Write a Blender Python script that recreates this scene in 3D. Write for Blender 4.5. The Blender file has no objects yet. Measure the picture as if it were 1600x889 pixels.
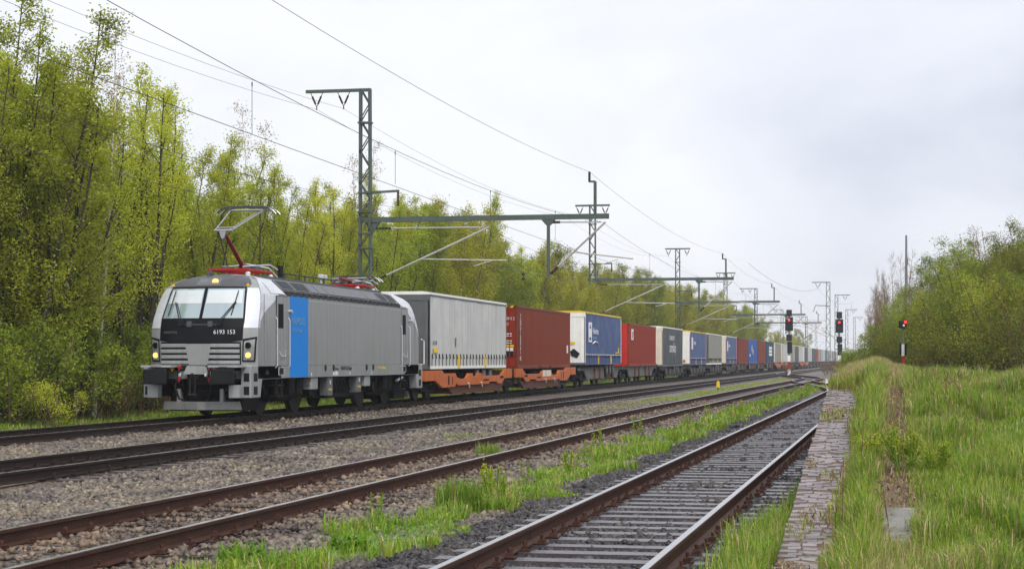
import bpy, math, random
import numpy as np
from mathutils import Vector, Matrix

R = math.radians
PI = math.pi
rnd = random.Random(7)
nr = np.random.default_rng(11)
scene = bpy.context.scene
col = scene.collection

# ------------------------------------------------------------------ camera
CZ = 1.52
YAW = math.atan(600 / 2860)
cd = bpy.data.cameras.new('camera')
cd.sensor_width = 36
cd.lens = 2860 / 1600 * 36
cd.shift_y = 117.5 / 1600
cd.clip_end = 6000
cd.clip_start = 0.3
cam = bpy.data.objects.new('camera', cd)
cam.location = (0, 0, CZ)
cam.rotation_euler = (R(90), 0, YAW)
col.objects.link(cam)
scene.camera = cam
SA, CA = math.sin(YAW), math.cos(YAW)


def px_of(x, y):
    """horizontal photograph pixel of a ground point (numpy ok), and depth"""
    z = -SA * x + CA * y
    return 800 + 2860 * (CA * x + SA * y) / z, z


def ray(px, py):
    a, b = (px - 800) / 2860, (562 - py) / 2860
    return (-SA + a * CA, CA + a * SA, b)


def at_x(px, py, X):
    d = ray(px, py); t = X / d[0]
    return (X, d[1] * t, CZ + d[2] * t)


def at_y(px, py, Y):
    d = ray(px, py); t = Y / d[1]
    return (d[0] * t, Y, CZ + d[2] * t)


# ------------------------------------------------------------------ materials
def new_mat(name):
    m = bpy.data.materials.new(name)
    m.use_nodes = True
    nt = m.node_tree
    b = nt.nodes['Principled BSDF']
    return m, nt, b


def N(nt, typ, **kw):
    n = nt.nodes.new(typ)
    for k, v in kw.items():
        setattr(n, k, v)
    return n


def ramp(nt, stops, interp='LINEAR'):
    r = N(nt, 'ShaderNodeValToRGB')
    r.color_ramp.interpolation = interp
    e = r.color_ramp.elements
    while len(e) < len(stops):
        e.new(0.5)
    for i, (p, c) in enumerate(stops):
        e[i].position = p
        e[i].color = (c[0], c[1], c[2], 1) if hasattr(c, '__len__') else (c, c, c, 1)
    return r


def paint(name, c, rough=.45, metal=0.0, var=.15, vs=1.3, dirt=0.0, dirtc=(.06, .05, .04), streak=0.0,
          bump=0.0, bs=40, coat=0.0, spec=.12):
    """painted / metal surface: soft tonal variation, grime patches, vertical run-off streaks"""
    m, nt, b = new_mat(name)
    L = nt.links
    tc = N(nt, 'ShaderNodeTexCoord')
    n1 = N(nt, 'ShaderNodeTexNoise'); n1.inputs['Scale'].default_value = vs; n1.inputs['Detail'].default_value = 6
    n1.inputs['Roughness'].default_value = .65
    L.new(tc.outputs['Object'], n1.inputs['Vector'])
    lo = tuple(x * (1 - var) for x in c); hi = tuple(min(1, x * (1 + var)) for x in c)
    r1 = ramp(nt, [(.3, lo), (.7, hi)])
    L.new(n1.outputs['Fac'], r1.inputs['Fac'])
    out = r1.outputs['Color']
    if dirt > 0 or streak > 0:
        mp = N(nt, 'ShaderNodeMapping'); mp.inputs['Scale'].default_value = (6, 6, .35)
        L.new(tc.outputs['Object'], mp.inputs['Vector'])
        n2 = N(nt, 'ShaderNodeTexNoise'); n2.inputs['Scale'].default_value = 1.0; n2.inputs['Detail'].default_value = 5
        L.new(mp.outputs['Vector'], n2.inputs['Vector'])
        r2 = ramp(nt, [(.45, 0), (.75, streak)])
        L.new(n2.outputs['Fac'], r2.inputs['Fac'])
        n3 = N(nt, 'ShaderNodeTexNoise'); n3.inputs['Scale'].default_value = 2.3; n3.inputs['Detail'].default_value = 9
        n3.inputs['Roughness'].default_value = .7
        L.new(tc.outputs['Object'], n3.inputs['Vector'])
        r3 = ramp(nt, [(.48, 0), (.72, dirt)])
        L.new(n3.outputs['Fac'], r3.inputs['Fac'])
        mx = N(nt, 'ShaderNodeMath', operation='MAXIMUM')
        L.new(r2.outputs['Color'], mx.inputs[0]); L.new(r3.outputs['Color'], mx.inputs[1])
        mc = N(nt, 'ShaderNodeMix', data_type='RGBA')
        L.new(mx.outputs[0], mc.inputs['Factor'])
        L.new(out, mc.inputs[6]); mc.inputs[7].default_value = (*dirtc, 1)
        out = mc.outputs[2]
    L.new(out, b.inputs['Base Color'])
    rr = ramp(nt, [(.3, max(0, rough - .08)), (.75, min(1, rough + .1))])
    L.new(n1.outputs['Fac'], rr.inputs['Fac'])
    L.new(rr.outputs['Color'], b.inputs['Roughness'])
    b.inputs['Metallic'].default_value = metal
    b.inputs['Specular IOR Level'].default_value = spec
    if coat:
        b.inputs['Coat Weight'].default_value = coat
        b.inputs['Coat Roughness'].default_value = .12
    if bump:
        n4 = N(nt, 'ShaderNodeTexNoise'); n4.inputs['Scale'].default_value = bs; n4.inputs['Detail'].default_value = 5
        L.new(tc.outputs['Object'], n4.inputs['Vector'])
        bp = N(nt, 'ShaderNodeBump'); bp.inputs['Strength'].default_value = bump; bp.inputs['Distance'].default_value = .02
        L.new(n4.outputs['Fac'], bp.inputs['Height'])
        L.new(bp.outputs['Normal'], b.inputs['Normal'])
    return m


def leafmat(name, cols, tcol, trans=.4, rough=.5, clump=.6, obj_rand=True):
    """leaf / blade material: every leaf its own tone, drifting over the crown, part of the light passes through"""
    m, nt, b = new_mat(name)
    L = nt.links
    g = N(nt, 'ShaderNodeNewGeometry')
    tc = N(nt, 'ShaderNodeTexCoord')
    n1 = N(nt, 'ShaderNodeTexNoise'); n1.inputs['Scale'].default_value = clump; n1.inputs['Detail'].default_value = 3
    L.new(g.outputs['Position'], n1.inputs['Vector'])
    oi = N(nt, 'ShaderNodeObjectInfo')
    a = N(nt, 'ShaderNodeMath', operation='MULTIPLY'); a.inputs[1].default_value = .45
    L.new(g.outputs['Random Per Island'], a.inputs[0])
    c2 = N(nt, 'ShaderNodeMath', operation='MULTIPLY_ADD'); c2.inputs[1].default_value = .7
    L.new(n1.outputs['Fac'], c2.inputs[0]); L.new(a.outputs[0], c2.inputs[2])
    c3 = N(nt, 'ShaderNodeMath', operation='MULTIPLY_ADD'); c3.inputs[1].default_value = .4 if obj_rand else 0
    L.new(oi.outputs['Random'], c3.inputs[0]); L.new(c2.outputs[0], c3.inputs[2])
    c4 = N(nt, 'ShaderNodeMath', operation='SUBTRACT'); c4.inputs[1].default_value = .28 if obj_rand else .1
    L.new(c3.outputs[0], c4.inputs[0])
    st = [(i / (len(cols) - 1), c) for i, c in enumerate(cols)]
    r = ramp(nt, st)
    L.new(c4.outputs[0], r.inputs['Fac'])
    L.new(r.outputs['Color'], b.inputs['Base Color'])
    b.inputs['Roughness'].default_value = rough
    b.inputs['Specular IOR Level'].default_value = .3
    t = N(nt, 'ShaderNodeBsdfTranslucent')
    mc = N(nt, 'ShaderNodeMix', data_type='RGBA', blend_type='MULTIPLY')
    mc.inputs['Factor'].default_value = 1
    L.new(r.outputs['Color'], mc.inputs[6]); mc.inputs[7].default_value = (*tcol, 1)
    L.new(mc.outputs[2], t.inputs['Color'])
    ms = N(nt, 'ShaderNodeMixShader'); ms.inputs['Fac'].default_value = trans
    L.new(b.outputs[0], ms.inputs[1]); L.new(t.outputs[0], ms.inputs[2])
    L.new(ms.outputs[0], nt.nodes['Material Output'].inputs['Surface'])
    return m


M = {}
M['loco_grey'] = paint('loco_grey', (.275, .28, .27), .42, .15, .06, .6, .14, (.1, .1, .09), .35, spec=.2)
M['loco_lower'] = paint('loco_lower', (.33, .335, .33), .42, .2, .08, 1.2, .25, (.1, .09, .08), .3)
M['silver'] = paint('silver', (.56, .57, .59), .3, .15, .04, .8, .06, (.3, .3, .3), .1, coat=.5)
M['blue'] = paint('blue', (.008, .2, .6), .45, 0, .06, .6, .06, (.02, .08, .2), .12, spec=.1)
M['black_gloss'] = paint('black_gloss', (.006, .006, .007), .5, 0, .2, 2, spec=.1)
M['roof_dark'] = paint('roof_dark', (.08, .08, .085), .4, .1, .15, 1.5, .3, (.1, .09, .08))
M['louvre'] = paint('louvre', (.022, .023, .025), .5, 0, .2, 2)
M['roof_grey'] = paint('roof_grey', (.13, .135, .14), .45, .1, .12, 1.5, .3, (.06, .055, .05))
M['black'] = paint('black', (.008, .008, .008), .6, 0, .3, 3, spec=.2)
M['under'] = paint('under', (.006, .0055, .005), .7, 0, .4, 3, .4, (.028, .018, .012), bump=.3, spec=.15)
M['wheel'] = paint('wheel', (.018, .013, .01), .6, .2, .3, 4, .4, (.04, .022, .014), spec=.2)
M['red'] = paint('red', (.33, .018, .014), .4, 0, .1, 3)
M['dark_red'] = paint('dark_red', (.2, .012, .02), .4, 0, .1, 3)
M['yellow'] = paint('yellow', (.75, .5, .02), .4, 0, .1, 3)
M['alu'] = paint('alu', (.6, .6, .6), .35, .7, .1, 4)
M['arm_grey'] = paint('arm_grey', (.33, .33, .34), .4, .5, .1, 4)
M['white'] = paint('white', (.75, .75, .73), .45, 0, .05, 2, .1, (.4, .38, .35), .1)
M['text_dark'] = paint('text_dark', (.03, .03, .03), .5, 0, .1)
M['text_white'] = paint('text_white', (.75, .75, .75), .5, 0, .05)
M['text_faint'] = paint('text_faint', (.17, .3, .42), .5, 0, .05)
M['curtain_grey'] = paint('curtain_grey', (.54, .54, .51), .5, 0, .1, .8, .3, (.22, .22, .2), .45, bump=.25, bs=3)
M['frame_grey'] = paint('frame_grey', (.13, .135, .135), .45, .2, .1, 1, .3, (.07, .07, .065), .3)
M['cap_white'] = paint('cap_white', (.78, .77, .72), .5, 0, .06, 2, .2, (.45, .42, .36), .1)
M['cap_yellow'] = paint('cap_yellow', (.72, .5, .06), .5, 0, .06, 2, .2, (.5, .4, .2), .1)
M['brown'] = paint('brown', (.175, .033, .014), .5, 0, .14, .9, .35, (.085, .03, .018), .45, bump=.05)
M['brown_end'] = paint('brown_end', (.27, .03, .012), .45, 0, .1, .9, .2, (.12, .03, .016), .3)
M['redc'] = paint('redc', (.215, .026, .012), .5, 0, .14, .9, .3, (.13, .035, .02), .4, bump=.05)
M['redend'] = paint('redend', (.5, .03, .02), .42, 0, .08, .9, .15, (.3, .04, .02), .2)
M['bluec'] = paint('bluec', (.022, .058, .19), .45, 0, .12, .8, .25, (.018, .035, .1), .4, bump=.2, bs=3, spec=.2)
M['bluebox'] = paint('bluebox', (.03, .085, .28), .45, 0, .1, .8, .2, (.03, .05, .13), .3)
M['teal'] = paint('teal', (.03, .06, .085), .5, 0, .1, .8, .2, (.05, .06, .07), .3)
M['slate'] = paint('slate', (.03, .038, .043), .5, 0, .12, .8, .25, (.1, .11, .11), .5, bump=.2, bs=3, spec=.2)
M['olive_grey'] = paint('olive_grey', (.26, .25, .21), .5, 0, .1, .8, .3, (.13, .12, .09), .4, bump=.2, bs=3)
M['beige'] = paint('beige', (.68, .61, .49), .5, 0, .06, 2, .12, (.35, .3, .22), .2)
M['pink'] = paint('pink', (.55, .3, .34), .5, 0, .06, 2)
M['orange'] = paint('orange', (.5, .125, .026), .5, 0, .12, 1.5, .6, (.22, .055, .02), .55, spec=.2)
M['orange_rust'] = paint('orange_rust', (.13, .045, .028), .6, 0, .2, 1.5, .5, (.06, .03, .02), .5)
M['wagon_grey'] = paint('wagon_grey', (.13, .125, .112), .6, 0, .15, 1.5, .55, (.06, .032, .02), .6, spec=.2)
M['wagon_dark'] = paint('wagon_dark', (.022, .02, .018), .65, 0, .25, 1.5, .5, (.045, .026, .016), .4, spec=.15)
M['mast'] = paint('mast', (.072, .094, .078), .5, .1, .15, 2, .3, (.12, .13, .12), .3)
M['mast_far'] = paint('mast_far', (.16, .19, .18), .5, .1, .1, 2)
M['tube'] = paint('tube', (.42, .4, .36), .45, .3, .12, 2, .25, (.15, .13, .1))
M['insul'] = paint('insul', (.035, .02, .016), .25, 0, .2, 4)
M['wire'] = paint('wire', (.05, .052, .052), .45, .2, .2, .2)
M['rail'] = paint('rail', (.055, .026, .018), .6, .15, .3, 6, .5, (.09, .045, .025), bump=.3)
M['rail_dark'] = paint('rail_dark', (.026, .017, .013), .6, .1, .3, 6, .4, (.04, .024, .016), bump=.3)
M['rail_top'] = paint('rail_top', (.5, .5, .5), .28, .9, .12, 3, .15, (.2, .16, .13))
M['sleeper_wet'] = paint('sleeper_wet', (.07, .058, .062), .3, .0, .4, 4, .5, (.03, .024, .022), bump=.5, bs=18, spec=.45)
M['sleeper'] = paint('sleeper', (.055, .045, .04), .4, 0, .35, 3, .5, (.1, .085, .07), bump=.5, bs=18, spec=.4)
M['concrete'] = paint('concrete', (.21, .2, .18), .5, 0, .3, 5, .75, (.08, .07, .05), bump=.5, bs=25)
M['signal'] = paint('signal', (.015, .017, .017), .5, 0, .2)
M['pale'] = paint('pale', (.6, .55, .46), .6, 0, .2, 6, .5, (.1, .08, .06))
M['bark'] = paint('bark', (.045, .036, .028), .8, 0, .35, 3, .3, (.1, .11, .06), bump=.4, bs=12)
M['bark_far'] = paint('bark_far', (.11, .09, .065), .8, 0, .3, 3)
M['twig'] = paint('twig', (.12, .075, .05), .8, 0, .3, 3)
M['dry'] = paint('dry', (.14, .085, .05), .8, 0, .3, 6)


def glassmat():
    m, nt, b = new_mat('windscreen')
    L = nt.links
    b.inputs['Base Color'].default_value = (.2, .26, .27, 1)
    b.inputs['Roughness'].default_value = .04
    b.inputs['Specular IOR Level'].default_value = 1.0
    b.inputs['Coat Weight'].default_value = 1
    b.inputs['Coat IOR'].default_value = 1.9
    b.inputs['Coat Roughness'].default_value = .03
    return m


M['glass'] = glassmat()
m, nt, b = new_mat('side_glass')
b.inputs['Base Color'].default_value = (.004, .005, .005, 1); b.inputs['Roughness'].default_value = .5; b.inputs['Specular IOR Level'].default_value = .05
M['side_glass'] = m


def emit(name, c, s):
    m, nt, b = new_mat(name)
    b.inputs['Base Color'].default_value = (*c, 1)
    b.inputs['Emission Color'].default_value = (*c, 1)
    b.inputs['Emission Strength'].default_value = s
    return m


M['lamp'] = emit('lamp', (1, .5, .14), .8)
M['lamp_red'] = emit('lamp_red', (1, .02, .02), 3)
M['blind'] = paint('blind', (.5, .53, .52), .2, 0, .08, 1.5, coat=.6, spec=.6)
M['lens'] = paint('lens', (.25, .26, .25), .15, .3, .1)


def stripes(name, c1, c2, axis, freq):
    m, nt, b = new_mat(name)
    return m


# leaves
M['leaf_a'] = leafmat('leaf_a', [(.10, .135, .012), (.29, .34, .022), (.5, .53, .036), (.66, .66, .09)], (1.2, 1.2, .8), .52)
M['leaf_b'] = leafmat('leaf_b', [(.10, .12, .013), (.29, .32, .022), (.48, .49, .036), (.61, .57, .08)], (1.2, 1.2, .8), .52)
M['leaf_c'] = leafmat('leaf_c', [(.08, .13, .014), (.24, .31, .024), (.43, .49, .036), (.58, .6, .075)], (1.15, 1.2, .8), .52)
M['leaf_e'] = leafmat('leaf_e', [(.085, .095, .011), (.235, .245, .02), (.41, .4, .032), (.54, .49, .07)], (1.2, 1.18, .8), .5)
M['leaf_f'] = leafmat('leaf_f', [(.07, .1, .012), (.2, .25, .02), (.36, .4, .03), (.48, .49, .06)], (1.2, 1.2, .8), .5)
M['leaf_r'] = leafmat('leaf_r', [(.045, .075, .01), (.13, .185, .016), (.25, .31, .026), (.38, .42, .05)], (1.2, 1.25, .8), .42)
M['leaf_s'] = leafmat('leaf_s', [(.06, .07, .012), (.16, .175, .018), (.28, .28, .03), (.4, .37, .05)], (1.2, 1.2, .8), .42)
M['leaf_d'] = leafmat('leaf_d', [(.045, .08, .01), (.14, .2, .016), (.27, .33, .024), (.42, .46, .045)], (1.2, 1.25, .8), .45)
M['leaf_bud'] = leafmat('leaf_bud', [(.12, .09, .04), (.2, .15, .06), (.27, .21, .08), (.33, .25, .1)], (1.2, 1.1, .9), .3)
M['leaf_brown'] = leafmat('leaf_brown', [(.09, .055, .03), (.17, .095, .045), (.24, .14, .065), (.28, .19, .09)], (1, .9, .8), .25)
M['leaf_yellow'] = leafmat('leaf_yellow', [(.12, .16, .012), (.26, .29, .02), (.42, .42, .03), (.52, .48, .04)], (1.2, 1.2, .7), .4)
M['grass'] = leafmat('grass', [(.075, .12, .014), (.185, .255, .025), (.29, .38, .036), (.38, .43, .08)], (1.22, 1.28, .75), .4, .45, .9, False)
M['grass_dark'] = leafmat('grass_dark', [(.04, .09, .012), (.1, .18, .02), (.18, .28, .03), (.26, .36, .05)], (1.3, 1.4, .9), .4, .45, 1.2, False)
M['straw'] = leafmat('straw', [(.22, .16, .07), (.34, .26, .12), (.46, .36, .18), (.52, .43, .24)], (1.1, 1, .9), .25, .6, .9, False)
M['weed'] = leafmat('weed', [(.06, .13, .012), (.13, .25, .018), (.2, .36, .03), (.28, .42, .04)], (1.3, 1.35, .7), .4, .4, 3, False)


def rust_band(nt, g, color):
    """brake rust lies browner on the stones of each running track"""
    L = nt.links
    sx = N(nt, 'ShaderNodeSeparateXYZ'); L.new(g.outputs['Position'], sx.inputs[0])
    mr = N(nt, 'ShaderNodeMapRange'); mr.inputs['From Min'].default_value = -21; mr.inputs['From Max'].default_value = 0
    L.new(sx.outputs['X'], mr.inputs['Value'])
    st = [(0, .2)]
    for c in (-18.0, -12.53, -7.1):
        for o_, v in ((-1.7, .1), (-.9, .9), (.9, .9), (1.7, .1)): st.append(((c + o_ + 21) / 21, v))
    r = ramp(nt, st + [(1, 0)])
    L.new(mr.outputs[0], r.inputs['Fac'])
    n = N(nt, 'ShaderNodeTexNoise'); n.inputs['Scale'].default_value = 1.6; n.inputs['Detail'].default_value = 7
    L.new(g.outputs['Position'], n.inputs['Vector'])
    mu = N(nt, 'ShaderNodeMath', operation='MULTIPLY'); L.new(r.outputs['Color'], mu.inputs[0]); L.new(n.outputs['Fac'], mu.inputs[1])
    m = N(nt, 'ShaderNodeMix', data_type='RGBA', blend_type='MULTIPLY')
    L.new(mu.outputs[0], m.inputs['Factor']); L.new(color, m.inputs[6]); m.inputs[7].default_value = (1.0, .66, .42, 1)
    # broad drifts of lighter and darker stone
    n2 = N(nt, 'ShaderNodeTexNoise'); n2.inputs['Scale'].default_value = .55; n2.inputs['Detail'].default_value = 6
    L.new(g.outputs['Position'], n2.inputs['Vector'])
    r2 = ramp(nt, [(.35, (.62, .6, .6)), (.5, (1, 1, .98)), (.66, (1.25, 1.2, 1.02))]); L.new(n2.outputs['Fac'], r2.inputs['Fac'])
    m2 = N(nt, 'ShaderNodeMix', data_type='RGBA', blend_type='MULTIPLY'); m2.inputs['Factor'].default_value = 1
    L.new(m.outputs[2], m2.inputs[6]); L.new(r2.outputs['Color'], m2.inputs[7])
    return m2.outputs[2]


def stonemat(name, cols, wet):
    m, nt, b = new_mat(name)
    L = nt.links
    g = N(nt, 'ShaderNodeNewGeometry')
    r = ramp(nt, [(i / (len(cols) - 1), c) for i, c in enumerate(cols)])
    L.new(g.outputs['Random Per Island'], r.inputs['Fac'])
    n1 = N(nt, 'ShaderNodeTexNoise'); n1.inputs['Scale'].default_value = 60; n1.inputs['Detail'].default_value = 4
    L.new(g.outputs['Position'], n1.inputs['Vector'])
    mc = N(nt, 'ShaderNodeMix', data_type='RGBA', blend_type='OVERLAY'); mc.inputs['Factor'].default_value = .5
    L.new(r.outputs['Color'], mc.inputs[6]); L.new(n1.outputs['Color'], mc.inputs[7])
    L.new(rust_band(nt, g, r.outputs['Color']), b.inputs['Base Color'])
    b.inputs['Roughness'].default_value = wet; b.inputs['Specular IOR Level'].default_value = .35
    return m


M['stone'] = stonemat('stone', [(.03, .025, .022), (.09, .075, .064), (.165, .14, .11), (.12, .096, .085), (.25, .215, .165), (.07, .056, .05)], .5)
M['stone_dark'] = stonemat('stone_dark', [(.015, .014, .015), (.035, .031, .032), (.06, .052, .05), (.028, .025, .027), (.085, .075, .07)], .42)


def ballastmat():
    m, nt, b = new_mat('ballast')
    L = nt.links
    g = N(nt, 'ShaderNodeNewGeometry')
    v = N(nt, 'ShaderNodeTexVoronoi'); v.inputs['Scale'].default_value = 15
    L.new(g.outputs['Position'], v.inputs['Vector'])
    sep = N(nt, 'ShaderNodeSeparateColor')
    L.new(v.outputs['Color'], sep.inputs[0])
    r = ramp(nt, [(0, (.03, .025, .022)), (.3, (.085, .07, .06)), (.6, (.14, .118, .095)), (.85, (.18, .155, .12)), (1, (.25, .215, .165))])
    L.new(sep.outputs[0], r.inputs['Fac'])
    n1 = N(nt, 'ShaderNodeTexNoise'); n1.inputs['Scale'].default_value = .35; n1.inputs['Detail'].default_value = 6
    L.new(g.outputs['Position'], n1.inputs['Vector'])
    r2 = ramp(nt, [(.35, .72), (.7, 1.15)])
    L.new(n1.outputs['Fac'], r2.inputs['Fac'])
    mc = N(nt, 'ShaderNodeMix', data_type='RGBA', blend_type='MULTIPLY'); mc.inputs['Factor'].default_value = 1
    L.new(r.outputs['Color'], mc.inputs[6]); L.new(r2.outputs['Color'], mc.inputs[7])
    # moss / soil stain in drifts
    n2 = N(nt, 'ShaderNodeTexNoise'); n2.inputs['Scale'].default_value = .8; n2.inputs['Detail'].default_value = 8
    L.new(g.outputs['Position'], n2.inputs['Vector'])
    r3 = ramp(nt, [(.52, 0), (.72, .55)])
    L.new(n2.outputs['Fac'], r3.inputs['Fac'])
    m2 = N(nt, 'ShaderNodeMix', data_type='RGBA')
    L.new(r3.outputs['Color'], m2.inputs['Factor']); L.new(mc.outputs[2], m2.inputs[6]); m2.inputs[7].default_value = (.07, .065, .035, 1)
    # the near siding lies in darker stone
    sx = N(nt, 'ShaderNodeSeparateXYZ'); L.new(g.outputs['Position'], sx.inputs[0])
    ad = N(nt, 'ShaderNodeMath', operation='MULTIPLY_ADD'); ad.inputs[1].default_value = .8
    L.new(n2.outputs['Fac'], ad.inputs[0]); L.new(sx.outputs['X'], ad.inputs[2])
    rd = N(nt, 'ShaderNodeMapRange'); rd.inputs['From Min'].default_value = -4.2; rd.inputs['From Max'].default_value = -3.7
    L.new(ad.outputs[0], rd.inputs['Value'])
    m3 = N(nt, 'ShaderNodeMix', data_type='RGBA', blend_type='MULTIPLY')
    L.new(rd.outputs[0], m3.inputs['Factor']); L.new(m2.outputs[2], m3.inputs[6]); m3.inputs[7].default_value = (.42, .42, .46, 1)
    L.new(rust_band(nt, g, m3.outputs[2]), b.inputs['Base Color']); b.inputs['Specular IOR Level'].default_value = .3
    b.inputs['Roughness'].default_value = .5
    bp = N(nt, 'ShaderNodeBump'); bp.inputs['Strength'].default_value = .9; bp.inputs['Distance'].default_value = .04
    bp.invert = True
    L.new(v.outputs['Distance'], bp.inputs['Height'])
    L.new(bp.outputs['Normal'], b.inputs['Normal'])
    return m


M['ballast'] = ballastmat()


def soilmat(name, cols, sc):
    m, nt, b = new_mat(name)
    L = nt.links
    g = N(nt, 'ShaderNodeNewGeometry')
    n1 = N(nt, 'ShaderNodeTexNoise'); n1.inputs['Scale'].default_value = sc; n1.inputs['Detail'].default_value = 10
    n1.inputs['Roughness'].default_value = .7
    L.new(g.outputs['Position'], n1.inputs['Vector'])
    r = ramp(nt, [(.28 + .44 * i / (len(cols) - 1), c) for i, c in enumerate(cols)])
    L.new(n1.outputs['Fac'], r.inputs['Fac'])
    L.new(r.outputs['Color'], b.inputs['Base Color'])
    b.inputs['Roughness'].default_value = .8
    n2 = N(nt, 'ShaderNodeTexNoise'); n2.inputs['Scale'].default_value = 14; n2.inputs['Detail'].default_value = 8
    L.new(g.outputs['Position'], n2.inputs['Vector'])
    bp = N(nt, 'ShaderNodeBump'); bp.inputs['Strength'].default_value = .8; bp.inputs['Distance'].default_value = .06
    L.new(n2.outputs['Fac'], bp.inputs['Height']); L.new(bp.outputs['Normal'], b.inputs['Normal'])
    return m


M['ground'] = soilmat('ground', [(.05, .05, .02), (.06, .1, .02), (.09, .14, .025), (.09, .075, .035)], .5)
M['soil'] = soilmat('soil', [(.05, .06, .02), (.07, .12, .02), (.09, .15, .025), (.13, .1, .05)], 1.2)
M['path'] = soilmat('path', [(.05, .032, .02), (.1, .062, .038), (.15, .1, .06), (.08, .065, .03)], 4)


def settmat():
    m, nt, b = new_mat('sett')
    L = nt.links
    g = N(nt, 'ShaderNodeNewGeometry')
    r = ramp(nt, [(0, (.15, .12, .12)), (.5, (.2, .165, .165)), (1, (.25, .21, .208))])
    L.new(g.outputs['Random Per Island'], r.inputs['Fac'])
    n1 = N(nt, 'ShaderNodeTexNoise'); n1.inputs['Scale'].default_value = 2.6; n1.inputs['Detail'].default_value = 10; n1.inputs['Roughness'].default_value = .7
    L.new(g.outputs['Position'], n1.inputs['Vector'])
    r1 = ramp(nt, [(.5, 0), (.66, .85)])
    L.new(n1.outputs['Fac'], r1.inputs['Fac'])
    mc = N(nt, 'ShaderNodeMix', data_type='RGBA')
    L.new(r1.outputs['Color'], mc.inputs['Factor']); L.new(r.outputs['Color'], mc.inputs[6]); mc.inputs[7].default_value = (.07, .055, .028, 1)
    L.new(mc.outputs[2], b.inputs['Base Color'])
    b.inputs['Roughness'].default_value = .36; b.inputs['Specular IOR Level'].default_value = .4
    n2 = N(nt, 'ShaderNodeTexNoise'); n2.inputs['Scale'].default_value = 22; n2.inputs['Detail'].default_value = 6
    L.new(g.outputs['Position'], n2.inputs['Vector'])
    bp = N(nt, 'ShaderNodeBump'); bp.inputs['Strength'].default_value = .6; bp.inputs['Distance'].default_value = .02
    L.new(n2.outputs['Fac'], bp.inputs['Height']); L.new(bp.outputs['Normal'], b.inputs['Normal'])
    return m


M['sett'] = settmat()


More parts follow.
